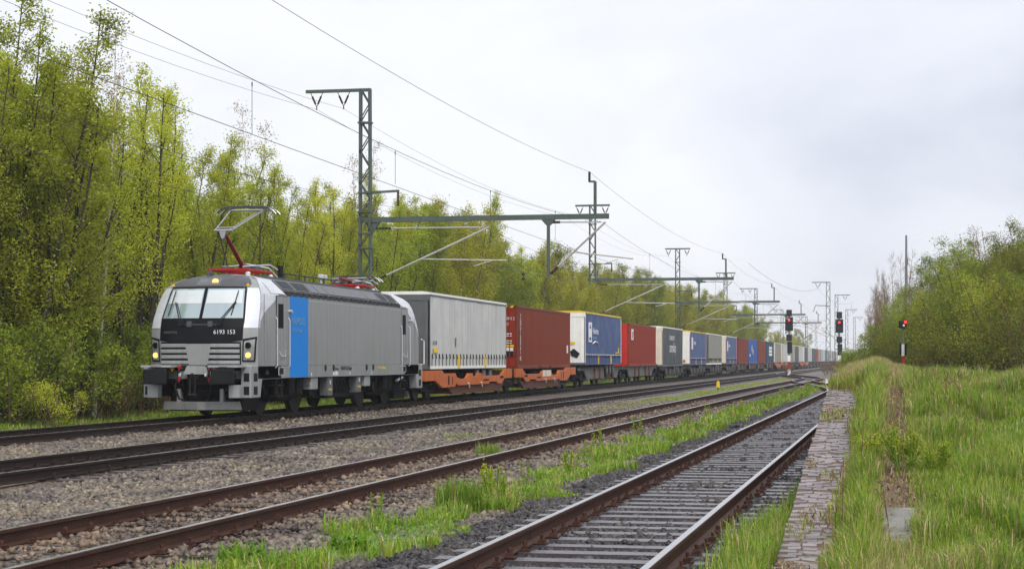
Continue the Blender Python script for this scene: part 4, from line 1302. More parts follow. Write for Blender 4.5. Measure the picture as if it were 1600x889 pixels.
for fl in (False, True):
    # dark surround of the windscreen, black number band with curved lower edge, dark front of the roof
    patch(lambda u, v: (2 * u - 1) * bandx(2.5 + v * .97), lambda u, v: 2.5 + v * .97, 'windscreen_surround', M['black_gloss'], .010, flip=fl)
    patch(lambda u, v: (2 * u - 1) * 1.16, lambda u, v: (1.93 + .1 * abs(2 * u - 1) ** 2) + v * (2.56 - (1.93 + .1 * abs(2 * u - 1) ** 2)), 'number_band', M['black_gloss'], .014, flip=fl)
    patch(lambda u, v: (2 * u - 1) * min(1.1, hw(3.475 + v * .38) * .9), lambda u, v: 3.475 + v * .38, 'roof_front', M['roof_dark'], .012, flip=fl)
    for s in (-1, 1):
        patch(lambda u, v: s * (.045 + u * (bandx(2.6 + v * .82) - .09)), lambda u, v: 2.62 + v * .8, 'windscreen', M['glass'], .02, 8, 8, flip=fl)
        patch(lambda u, v: s * (.07 + u * (bandx(3.05 + v * .34) - .15)), lambda u, v: 3.02 + v * .36, 'sun_blind', M['blind'], .024, 8, 4, flip=fl)
        # silver corner pillar: front part and the sweep on the side
        P = MB(); rows = []
        for j in range(21):
            z = 2.36 + (3.44 - 2.36) * j / 20
            w_ = hw(z); x0 = bandx(z) + .012
            row = [(s * (x0 + (w_ - x0) * i / 8), fs(x0 + (w_ - x0) * i / 8, z) - .014, z) for i in range(9)]
            rows.append(row)
        P.grid(rows)
        rows = []
        for j in range(25):
            z = 2.36 + (3.76 - 2.36) * j / 24
            w_ = hw(z); yf = fs(w_, z) - .004
            wb2 = HW if z <= 3.3 else float(np.interp(z, [3.3, 3.72, 3.80], [1.5, 1.05, .7]))
            ye = yf + .1 + 1.05 * smooth01((z - 2.36) / .95) ** 1.6 if z < 3.3 else min(2.5, 1.9 + (z - 3.3) * 3)
            if z < 3.3: ye = min(ye, 2.3)
            row = []
            for i in range(9):
                yy = yf + (ye - yf) * i / 8
                t = (yy - 2.5) / (fs(w_, z) - 2.5)
                row.append((s * (wb2 + (w_ - wb2) * smooth01(t) + .012), yy, z + (.006 if z > 3.5 else 0)))
            rows.append(row)
        P.grid(rows)
        if fl: P.v = [(-x, BL - y, z) for x, y, z in P.v]
        P.build('silver_pillar', M['silver'], LO, smooth=50)
    # roof piece behind the front, silver
    for s in (-1, 1):
        P = MB()
        rows = []
        for z in (3.31, 3.4, 3.5, 3.6, 3.7, 3.745, 3.78):
            wb2 = float(np.interp(z, [3.3, 3.72, 3.80], [1.5, 1.05, .7]))
            row = []
            for i in range(7):
                yy = 1.6 + .98 * i / 6
                w_ = hw(z); t = (yy - 2.5) / (fs(w_, z) - 2.5); t = max(0, t)
                row.append((s * (wb2 + (w_ - wb2) * smooth01(t) + .016), yy, z + .012))
            rows.append(row)
        P.grid(rows)
        if fl: P.v = [(-x, BL - y, z) for x, y, z in P.v]
        P.build('roof_shoulder', M['silver'], LO, smooth=50)
    # louvred lower front
    for s in (-1, 1):
        P = MB()
        for k in range(4):
            z0 = 1.4 + k * .147
            rows = []
            for zz, of in ((z0, .02), (z0 + .015, .05), (z0 + .085, .055), (z0 + .1, .02)):
                xa = .3 + .08 * (1.95 - zz) * -1
                rows.append([(s * (xa + (1.1 - xa) * i / 8), fs(xa + (1.1 - xa) * i / 8, zz) - of, zz) for i in range(9)])
            P.grid(rows)
        if fl: P.v = [(-x, BL - y, z) for x, y, z in P.v]
        P.build('front_louvres', M['loco_lower'], LO, smooth=30)
    patch(lambda u, v: (2 * u - 1) * 1.12, lambda u, v: 1.39 + v * .6, 'louvre_backing', M['black'], .006, flip=fl)
    patch(lambda u, v: (2 * u - 1) * (.26 + .1 * v), lambda u, v: 1.38 + v * .56, 'front_wedge', M['loco_grey'], .055, flip=fl)
    # headlights: black rim, housing, lamp
    for s in (-1, 1):
        def hx(u, v): return s * (1.15 + .02 * v + u * (.30 + .02 * v))
        rim = patch(lambda u, v: hx(u, v), lambda u, v: 1.47 + v * (.6 + .06 * u), 'headlight', M['black_gloss'], .03, 8, 6, flip=fl)
        patch(lambda u, v: hx(.1 + .78 * u, v), lambda u, v: 1.51 + v * (.5 + .06 * u), 'headlight_cover', M['lens'], .036, 8, 6, flip=fl, parent=rim)
        for zz, r_, mt in ((1.64, .074, 'lamp'), (1.9, .08, 'side_glass')):
            x = s * 1.295
            yy = fs(x, zz) - .05
            P = MB(); P.disc((x, yy, zz), r_, 'y', .05, 18)
            if fl: P.v = [(-a, BL - b_, c) for a, b_, c in P.v]
            P.build('headlight_lamp', M[mt], rim, smooth=40)
    # top light box
    tb = patch(lambda u, v: -.34 + .68 * u * (1 - .1 * v), lambda u, v: 3.51 + .2 * v, 'top_light_panel', M['roof_grey'], .03, 6, 4, flip=fl)
    P = MB(); P.disc((.16, fs(.16, 3.61) - .045, 3.61), .085, 'y', .06, 18)
    if fl: P.v = [(-a, BL - b_, c) for a, b_, c in P.v]
    P.build('top_lamp', M['lamp'], tb, smooth=40)
    P = MB(); P.box(-.26, -.02, fs(-.1, 3.61) - .06, fs(-.1, 3.61) - .035, 3.53, 3.69)
    if fl: P.v = [(-a, BL - b_, c) for a, b_, c in P.v]
    P.build('display_window', M['lens'], tb)
    # small yellow markers on the roof corners
    P = MB()
    for s in (-1, 1):
        P.prism([(s * 1.0, 3.49), (s * 1.12, 3.49), (s * 1.06, 3.56)], 'y', fs(1.06, 3.5) - .05, fs(1.06, 3.5) - .02)
    if fl: P.v = [(-a, BL - b_, c) for a, b_, c in P.v]
    P.build('corner_marker', M['yellow'], LO)
    # wipers
    for s, xb, xt in ((-1, -.55, -.86), (1, .5, .9)):
        P = MB()
        pb = (xb, fs(xb, 2.5) - .05, 2.5); pm = (xt * .95, fs(xt, 3.05) - .06, 3.05)
        P.tube([pb, pm], .014, 5); P.tube([(pb[0] + .06, pb[1], pb[2]), (pm[0] + .04, pm[1], pm[2])], .010, 5)
        P.tube([(xt - .08, fs(xt, 2.7) - .05, 2.7), (xt * 1.0 + .0, fs(xt, 3.3) - .05, 3.36)], .014, 5)
        P.cbox((xb + .06, pb[1] - .01, 2.47), (.16, .06, .1))
        if fl: P.v = [(-a, BL - b_, c) for a, b_, c in P.v]
        P.build('wiper', M['black'], LO)
    P = MB()
    for x in (-.28, .30): P.cbox((x, fs(x, 2.47) - .05, 2.46), (.13, .08, .15))
    P.box(-.6, .6, fs(0, 2.44) - .03, fs(0, 2.44) + .02, 2.43, 2.46)
    if fl: P.v = [(-a, BL - b_, c) for a, b_, c in P.v]
    P.build('wash_nozzles', M['roof_dark'], LO, bevel=.015)
    # buffers, step plates, front frame
    for s in (-1, 1):
        P = MB(); P.cbox((s * .93, -.68, 1.08), (.64, .1, .40)); P.cur = 1
        P.tube([(s * .93, -.64, 1.08), (s * .93, -.1, 1.08)], .16, 14); P.cur = 0
        if fl: P.v = [(-a, BL - b_, c) for a, b_, c in P.v]
        P.build('buffer', [M['black'], M['under']], LO, bevel=.03)
        P = MB(); P.box(min(s * .5, s * 1.36), max(s * .5, s * 1.36), -.66, .1, 1.315, 1.375)
        if fl: P.v = [(-a, BL - b_, c) for a, b_, c in P.v]
        P.build('step_plate', M['loco_lower'], LO, bevel=.01)
        P = MB()
        a0, a1 = (1.22, 1.5)
        P.prism([(-.12, .52), (.62, .52), (.75, 1.0), (2.3, 1.0), (2.3, 1.37), (-.12, 1.37)], 'x', s * a0, s * a1)
        if fl: P.v = [(-a, BL - b_, c) for a, b_, c in P.v]
        fr = P.build('corner_frame', M['loco_lower'], LO, bevel=.02)
        for z0 in (.6, .95):
            P = MB(); P.box(min(s * 1.3, s * 1.45), max(s * 1.3, s * 1.45), -.13, -.1, z0, z0 + .22)
            Q = MB(); Q.box(min(s * 1.35, s * 1.503), max(s * 1.35, s * 1.503), .08, .38, z0, z0 + .22)
            for P in (P, Q):
                if fl: P.v = [(-a, BL - b_, c) for a, b_, c in P.v]
                P.build('step_opening', M['black'], fr)
        P = MB(); P.box(min(s * .98, s * 1.28), max(s * .98, s * 1.28), -.4, -.1, .52, .86)
        if fl: P.v = [(-a, BL - b_, c) for a, b_, c in P.v]
        P.build('buffer_bracket', M['loco_lower'], LO, bevel=.02)
    P = MB()
    P.box(-1.2, 1.2, .42, .9, .55, 1.3); P.box(-.9, .9, .35, .7, .3, .7); P.box(-1.2, 1.2, .0, .5, 1.24, 1.37); P.box(-1.0, 1.0, .5, 1.9, .16, .6)
    for q_ in (-.75, -.55, .2, .6): P.tube([(q_, .3, 1.2), (q_ + .05, .1, .8), (q_ + .1, .3, .5)], .035, 6)
    P.box(-.3, .3, -.05, .45, .85, 1.2)
    if fl: P.v = [(-a, BL - b_, c) for a, b_, c in P.v]
    P.build('headstock', M['under'], LO, bevel=.02)
    P = MB(); P.prism([(-.35, 1.14), (.35, 1.14), (.25, 1.36), (-.25, 1.36)], 'y', -.2, -.13)
    if fl: P.v = [(-a, BL - b_, c) for a, b_, c in P.v]
    P.build('headstock_plate', M['loco_lower'], LO)
    # coupling hook and hoses
    P = MB(); P.tube([(0, -.1, 1.05), (0, -.42, 1.05), (0, -.48, 1.15)], .05, 8)
    P.tube([(-.07, -.42, 1.05), (-.07, -.45, .6)], .028, 6); P.tube([(.07, -.42, 1.05), (.07, -.45, .6)], .028, 6); P.tube([(-.12, -.45, .6), (.12, -.45, .6)], .04, 6)
    if fl: P.v = [(-a, BL - b_, c) for a, b_, c in P.v]
    P.build('coupling', M['wheel'], LO)
    for s in (-1, 1):
        P = MB(); P.tube([(s * .42, -.1, 1.3), (s * .42, -.35, 1.22), (s * .5, -.4, .8), (s * .4, -.35, .5), (s * .3, -.2, .45)], .03, 7)
        if fl: P.v = [(-a, BL - b_, c) for a, b_, c in P.v]
        hs = P.build('brake_hose', M['black'], LO)
        for dx, zz, mt in ((.0, 1.33, 'red'), (.14 * (1 if s > 0 else -1.4), 1.3, 'yellow'), (-.0, 1.02, 'red')):
            P = MB(); P.cbox((s * .42 + dx, -.3, zz), (.085, .09, .075)); P.tube([(s * .42 + dx, -.3, zz), (s * .42 + dx, -.34, zz - .09)], .02, 6)
            if fl: P.v = [(-a, BL - b_, c) for a, b_, c in P.v]
            P.build('hose_cock', M[mt], hs, bevel=.015)
        P = MB(); P.cbox((s * .36 - .03, -.32, 1.12), (.07, .1, .09))
        if fl: P.v = [(-a, BL - b_, c) for a, b_, c in P.v]
        P.build('hose_end', M['alu'], hs, bevel=.015)
    # snow plough
    P = MB()
    P.v = [(-1.1, .25, .2), (-.0, -.08, .2), (1.1, .25, .2), (1.06, .2, .42), (0, -.14, .42), (-1.06, .2, .42),
           (-1.1, .29, .2), (-.0, -.04, .2), (1.1, .29, .2), (1.06, .24, .42), (0, -.1, .42), (-1.06, .24, .42)]
    P.f = [(0, 1, 4, 5), (1, 2, 3, 4), (7, 6, 11, 10), (8, 7, 10, 9), (5, 4, 10, 11), (4, 3, 9, 10), (1, 0, 6, 7), (2, 1, 7, 8), (0, 5, 11, 6), (3, 2, 8, 9)]; P.m = [0] * 10
    for x in (-.6, .6): P.box(x - .05, x + .05, .1, .3, .4, .75)
    if fl: P.v = [(-a, BL - b_, c) for a, b_, c in P.v]
    P.build('snow_plough', M['loco_lower'], LO)

# front lettering
nb = [c for c in LO.children if c.name.startswith('number_band')][0]
txt('6193 153', .155, (.4, fs(.4, 2.3) - .03, 2.2), FRONT, M['text_white'], nb, sx=1.05)
txt('RAILPOOL', .08, (-.98, fs(-.55, 2.26) - .03, 2.22), FRONT, M['roof_grey'], nb)
sp = [c for c in LO.children if c.name.startswith('step_plate')][0]
txt('SIEMENS', .05, (-.93, -.665, 1.325), FRONT, M['text_dark'], sp, 'CENTER', 1.6)
txt('Vectron', .05, (.93, -.665, 1.325), FRONT, M['text_dark'], sp, 'CENTER', 1.4)

# side: door, blue stripe, rails, openings, lettering (both sides where plain)
for s in (-1, 1):
    def sb(P, y0, y1, z0, z1, p=.008):
        return P.box(min(s * (HW - .01), s * (HW + p)), max(s * (HW - .01), s * (HW + p)), y0, y1, z0, z1)
    P = MB(); sb(P, 3.02, 4.62, 1.035, 3.29, .006); bs_ = P.build('blue_stripe', M['blue'], LO)
    for y0 in (1.9, BL - 2.72):
        P = MB(); sb(P, y0, y0 + .82, 1.36, 3.25, .012); dr = P.build('door', M['loco_grey'], LO, bevel=.006)
        P = MB(); sb(P, y0 - .02, y0 - .0, 1.36, 3.27, .004); sb(P, y0 + .82, y0 + .84, 1.36, 3.27, .004); sb(P, y0 - .02, y0 + .84, 3.25, 3.27, .004)
        P.build('door_gap', M['black'], dr)
        P = MB(); sb(P, y0 + .1, y0 + .52, 2.38, 3.05, .02); P.build('door_window', M['side_glass'], dr, bevel=.01)
        P = MB()
        for ya in (y0 - .12, y0 + .94):
            P.tube([(s * (HW + .01), ya, 1.3), (s * (HW + .06), ya, 1.35), (s * (HW + .06), ya, 2.62), (s * (HW + .01), ya, 2.68)], .016, 6)
        P.tube([(s * (HW + .01), y0 + .2, 1.75), (s * (HW + .05), y0 + .25, 1.62), (s * (HW + .05), y0 + .6, 1.62), (s * (HW + .05), y0 + .62, 1.78)], .014, 6)
        P.build('handrail', M['silver'], LO)
        P = MB(); sb(P, y0 + .15, y0 + .6, 1.1, 1.32, .006); P.cur = 1; sb(P, y0 + .2, y0 + .55, 1.12, 1.3, .01)
        P.build('step_recess', [M['silver'], M['black']], LO)
        P = MB()
        for zz in (.5, .8): P.box(min(s * 1.2, s * 1.5), max(s * 1.2, s * 1.5), y0 + .1, y0 + .6, zz, zz + .04)
        for ya in (y0 + .12, y0 + .58): P.box(min(s * 1.42, s * 1.46), max(s * 1.42, s * 1.46), ya - .02, ya + .02, .5, 1.04)
        P.build('door_steps', M['wheel'], LO)
        P = MB(); P.disc((s * (HW + .05), y0 + 1.02, 2.86), .05, 'x', .12, 10); P.build('side_lamp', M['alu'], LO)
    # long seam and roof edge openings
    P = MB(); sb(P, 2.5, BL - 2.6, 1.36, 1.372, .002); sb(P, .9, .912, 1.37, 3.28, .002); sb(P, BL - .912, BL - .9, 1.37, 3.28, .002)
    P.build('panel_seams', M['roof_grey'], LO)
    P = MB(); sb(P, 4.63, BL - 2.85, 3.2, 3.21, .004); P.build('side_moulding', M['silver'], LO)
    P = MB()
    for yy in (6.25, 7.05, 10.55, 11.3):
        P.disc((s * (HW + .004), yy, 1.42 - .14), .1, 'x', .012, 14)
    P.build('side_openings', M['black'], LO)
    P = MB(); sb(P, 1.0, 1.25, 1.12, 1.24, .01); P.build('socket_cover', M['black'], LO, bevel=.03)
    P = MB()
    y = 2.75
    while y < BL - 2.8:
        P.prism([(s * 1.45, 3.29), (s * 1.512, 3.29), (s * 1.46, 3.42), (s * 1.38, 3.42)], 'y', y, y + .42); y += .52
    P.build('roof_edge_openings', M['black'], LO)
    # roof side panels: dark louvres at each end
    def slope(P, y0, y1, t0, t1, off):
        a = Vector((1.44, 0, 3.36)); b = Vector((1.05, 0, 3.72)); n_ = Vector((.36, 0, .39)).normalized()
        p, q_ = a.lerp(b, t0) + n_ * off, a.lerp(b, t1) + n_ * off
        p2, q2 = a.lerp(b, t0), a.lerp(b, t1)
        pl = [(s * p.x, p.z), (s * q_.x, q_.z), (s * q2.x, q2.z), (s * p2.x, p2.z)]
        P.prism(pl, 'y', y0, y1)
    P = MB()
    for y0, y1 in ((2.75, 3.9), (4.0, 5.3), (5.4, 6.1), (6.2, 7.0), (7.1, 11.2), (11.3, 12.6), (12.7, 13.6), (13.7, 14.6)):
        slope(P, y0, y1, .24, .99, .035)
    P.build('roof_side_hatches', M['roof_grey'], LO, bevel=.01)
    for y0, y1 in ((2.85, 3.8), (4.1, 5.2), (12.8, 13.5), (13.8, 14.5)):
        P = MB(); slope(P, y0, y1, .32, .9, .045)
        P.build('roof_side_louvre', M['louvre'], LO)
    # under the floor: boxes, dampers
    for y0, y1, zb, mt in ((5.05, 5.65, .66, 'loco_lower'), (6.6, 7.1, .45, 'frame_grey'), (9.6, 10.1, .5, 'frame_grey'), (10.5, 11.1, .68, 'loco_lower')):
        P = MB(); P.box(min(s * 1.2, s * 1.46), max(s * 1.2, s * 1.46), y0, y1, zb, 1.01); bx_ = P.build('equipment_box', M[mt], LO, bevel=.02)
        if mt == 'frame_grey':
            for k in range(3):
                P = MB(); P.box(min(s * 1.46, s * 1.466), max(s * 1.46, s * 1.466), y0 + .12 + .11 * k, y0 + .17 + .11 * k, zb + .16, zb + .22)
                P.build('warning_label', M['yellow'], bx_)
            P = MB(); P.box(min(s * 1.46, s * 1.466), max(s * 1.46, s * 1.466), y0 + .22, y0 + .28, zb + .34, zb + .46); P.build('warning_label', M['white'], bx_)
txt('RAILPOOL', .30, (HW + .012, 3.09, 2.5), SIDE, M['text_faint'], bs_, sx=.88)
txt('LOCOMOTIVES', .14, (HW + .012, 3.16, 2.28), SIDE, M['text_faint'], bs_, sx=.9)
txt('91 80 6193 153-2 D-Rpool', .17, (HW + .006, 7.75, 1.21), SIDE, M['text_dark'], body, sx=.62)
txt('Vectron', .13, (HW + .006, 7.2, 1.21), SIDE, M['text_dark'], body, sx=.8)
txt('Hoechste Zuladung', .12, (HW + .006, 11.9, 1.22), SIDE, M['yellow'], body, sx=.9)
P = MB()
for k in range(4): P.box(HW, HW + .006, 7.0 + .14 * k, 7.08 + .14 * k, 1.06, 1.16 + .03 * (k in (2,)))
for y in (4.9, 8.7, 11.1): P.box(HW, HW + .006, y, y + .05, 1.06, 1.15)
P.build('jacking_marks', M['white'], body)

# bogies
for yb in (3.95, 13.5):
    P = MB()
    for s in (-1, 1):
        P.prism([(yb - 2.1, .75), (yb - 1.9, .95), (yb - .8, .9), (yb - .5, .6), (yb + .5, .6), (yb + .8, .9), (yb + 1.9, .95), (yb + 2.1, .75), (yb + 1.9, .55), (yb + .7, .42), (yb - .7, .42), (yb - 1.9, .55)], 'x', s * .95, s * 1.12)
        for a in (-1.5, 1.5):
            P.tube([(s * 1.05, yb + a, .62), (s * 1.3, yb + a, .62)], .17, 12)
            P.tube([(s * 1.2, yb + a + .35, .6), (s * 1.2, yb + a + .35, 1.0)], .1, 8)
        P.tube([(s * 1.28, yb - .35, .55), (s * 1.28, yb - .35, 1.0)], .16, 10); P.tube([(s * 1.28, yb + .35, .55), (s * 1.28, yb + .35, 1.0)], .16, 10)
    P.box(-.9, .9, yb - 1.0, yb + 1.0, .35, .9)
    bg_ = P.build('bogie', M['under'], LO, bevel=.015)
    for s in (-1, 1):
        P = MB(); P.tube([(s * 1.38, yb + 1.05, .82), (s * 1.38, yb + 1.75, .92)], .055, 8); P.build('yaw_damper', M['alu'], bg_)
        for a in (-1.5, 1.5):
            P = MB(); P.disc((s * .76, yb + a, .62), .62, 'x', .13, 32); P.disc((s * .70, yb + a, .62), .645, 'x', .03, 32); P.disc((s * .84, yb + a, .62), .2, 'x', .1, 16)
            P.build('wheel', M['wheel'], bg_, smooth=40)
P = MB(); P.box(-1.1, 1.1, 6.2, 11.2, .4, 1.02); P.box(-1.25, 1.25, 7.3, 9.4, .38, .95)
for k in range(6): P.tube([(1.25, 7.4 + .35 * k, .9), (1.32, 7.5 + .35 * k, .6), (1.2, 7.55 + .35 * k, .45)], .035, 6)
P.build('underfloor', M['under'], LO, bevel=.02)

# roof gear
P = MB(); P.box(-.75, .75, 2.6, BL - 2.6, 3.79, 3.86); P.build('roof_deck', M['roof_dark'], LO)


def panto(y0, raised, d):
    """single-arm pantograph, base centre y0; d=+1 knee towards the front"""
    zb = 4.0
    P = MB()
    for x in (-.55, .55): P.bar((x, y0 - 1.0, zb), (x, y0 + 1.05, zb), .055, .07)
    for y in (-.95, -.1, 1.0): P.bar((-.6, y0 + y, zb), (.6, y0 + y, zb), .06, .06)
    base = P.build('pantograph_frame', M['red'], LO, bevel=.01)
    P = MB(); P.ball((0, y0 + .25, zb + .12), .12, 10, (1.4, 1.2, 1)); P.cbox((.25, y0 + .4, zb + .08), (.3, .5, .14)); P.cbox((-.2, y0 - .5, zb + .05), (.25, .4, .1)); P.build('drive_unit', M['roof_dark'], base, bevel=.01)
    for x in (-.55, .55):
        for y in (-.9, .95):
            P = MB()
            for k in range(4): P.disc((x, y0 + y, 3.84 + .03 * k), .075 if k % 2 == 0 else .05, 'z', .03, 10)
            P.build('insulator', M['cap_white'], base)
    P = MB()
    P.tube([(.3, y0 - .6, zb + .1), (.3, y0 + .3, zb + .16), (.5, y0 + 1.0, zb + .22), (.62, y0 + 1.35, zb + .1)], .025, 6)
    P.tube([(-.3, y0 - .6, zb + .1), (-.3, y0 + .3, zb + .16), (-.2, y0 + 1.0, zb + .25), (.3, y0 + 1.5, zb + .15), (.5, y0 + 1.7, zb - .1)], .025, 6)
    P.build('cable_loop', M['alu'], base)
    if raised:
        kn = (0, y0 - 1.35, 5.05); ft = (0, y0 + .15, zb + .15); hd = 5.80
        P = MB(); P.tube([ft, kn], .065, 10, .05); P.build('lower_arm', M['dark_red'], base)
        P = MB(); P.tube([(-.3, y0 + .25 - .45, zb + .1), (-.12, kn[1] + .02, kn[2] - .12)], .022, 6); P.build('guide_rod', M['roof_grey'], base)
        P = MB()
        P.tube([(-.24, kn[1], kn[2]), (-.5, y0 + .55, hd - .05)], .021, 8); P.tube([(.24, kn[1], kn[2]), (.5, y0 + .55, hd - .05)], .021, 8)
        P.tube([(-.26, kn[1], kn[2]), (.26, kn[1], kn[2])], .035, 8); P.tube([(-.27, kn[1] + .22, kn[2] + .09), (.27, kn[1] + .22, kn[2] + .09)], .025, 6)
        P.prism([(-.1, kn[2] - .02), (.1, kn[2] - .02), (.03, kn[2] - .22), (-.04, kn[2] - .22)], 'y', kn[1] - .05, kn[1] + .05)
        P.tube([(.05, kn[1] + .15, kn[2] - .02), (.3, y0 + .5, hd - .12)], .018, 6)
        P.tube([(-.52, y0 + .55, hd - .05), (.52, y0 + .55, hd - .05)], .03, 8)
        P.build('upper_arm', M['arm_grey'], base)
        hy = y0 + .55
    else:
        P = MB(); P.tube([(0, y0 + .15, zb + .15), (0, y0 - 1.0, zb + .2)], .06, 8)
        P.build('lower_arm', M['dark_red'], base)
        P = MB(); P.tube([(-.24, y0 - 1.0, zb + .2), (-.5, y0 + .75, zb + .3)], .03, 8); P.tube([(.24, y0 - 1.0, zb + .2), (.5, y0 + .75, zb + .3)], .03, 8)
        P.build('upper_arm', M['arm_grey'], base)
        hy = y0 + .75; hd = zb + .32
    P = MB()
    for dy in (-.19, .19):
        P.tube([(-.82, hy + dy, hd - .14), (-.7, hy + dy, hd + .0), (-.5, hy + dy, hd + .045), (.5, hy + dy, hd + .045), (.7, hy + dy, hd + .0), (.82, hy + dy, hd - .14)], .022, 6)
    for x in (-.5, .5): P.bar((x, hy - .25, hd - .0), (x, hy + .25, hd - .0), .03, .05); P.tube([(x, hy, hd), (x, hy, hd - .1)], .03, 6)
    P.cur = 1
    for dy in (-.19, .19):
        for s in (-1, 1): P.tube([(s * .7, hy + dy, hd + .0), (s * .82, hy + dy, hd - .06), (s * .92, hy + dy, hd - .17)], .009, 5)
    P.build('collector_head', [M['roof_dark'], M['alu']], base)


panto(3.15, True, 1)
panto(13.6, False, -1)
P = MB()
P.tube([(.45, 5.3, 4.05), (.45, 11.9, 4.05)], .022, 6)
for y in (5.6, 7.5, 9.4, 11.3): P.tube([(.45, y, 3.84), (.45, y, 4.06)], .03, 6)
P.build('roof_cable', M['wire'], LO)
for y in (4.95,):
    P = MB()
    for k in range(8): P.disc((.55, y, 3.87 + .05 * k), .1 if k % 2 == 0 else .075, 'z', .05, 10)
    P.build('insulator', M['black'], LO)
for y in (9.55, 9.9):
    P = MB(); P.tube([(.3, y, 3.85), (.3, y, 4.05)], .04, 8); P.cbox((.3, y, 4.12), (.16, .12, .16)); P.build('roof_antenna', M['alu'], LO, bevel=.02)
P = MB(); P.cbox((-.35, 1.75, 3.86), (.1, .3, .1)); P.tube([(-.35, 1.7, 3.86), (-.35, 1.75, 4.02)], .02, 6); P.build('roof_horn', M['roof_dark'], LO)
# handrail at the rear corner
P = MB(); P.tube([(1.52, BL - .1, 1.35), (1.55, BL + .15, 1.38), (1.55, BL + .15, 2.2), (1.5, BL - .05, 2.25)], .02, 6); P.build('handrail', M['white'], LO)


# ------------------------------------------------------------------ wagons and loads
def wheelset(P, y, s_list=(-1, 1), r=.42):
    for s in s_list:
        P.disc((s * .76, y, r), r, 'x', .13, 20); P.disc((s * .71, y, r), r + .03, 'x', .025, 20)
    P.tube([(-.76, y, r), (.76, y, r)], .08, 8)


def bogie(t, y, wb=1.8, detail=True):
    P = MB()
    for s in (-1, 1):
        P.prism([(y - wb / 2 - .35, .52), (y - wb / 2 - .2, .66), (y - .5, .6), (y - .35, .42), (y + .35, .42), (y + .5, .6), (y + wb / 2 + .2, .66), (y + wb / 2 + .35, .52), (y + wb / 2 + .2, .36), (y - wb / 2 - .2, .36)], 'x', s * .92, s * 1.06)
        for k in (-.18, 0, .18): P.tube([(s * 1.0, y + k, .3), (s * 1.0, y + k, .58)], .07, 7)
    P.box(-.9, .9, y - .2, y + .2, .4, .8)
    b = P.build('bogie', M['under'], t)
    for dy in (-wb / 2, wb / 2):
        P = MB(); wheelset(P, y + dy); P.build('wheelset', M['wheel'], b, smooth=40)
    return b


def prism_both(P, poly, x0, x1):
    P.prism(poly, 'x', x0, x1); P.prism(poly, 'x', -x1, -x0)


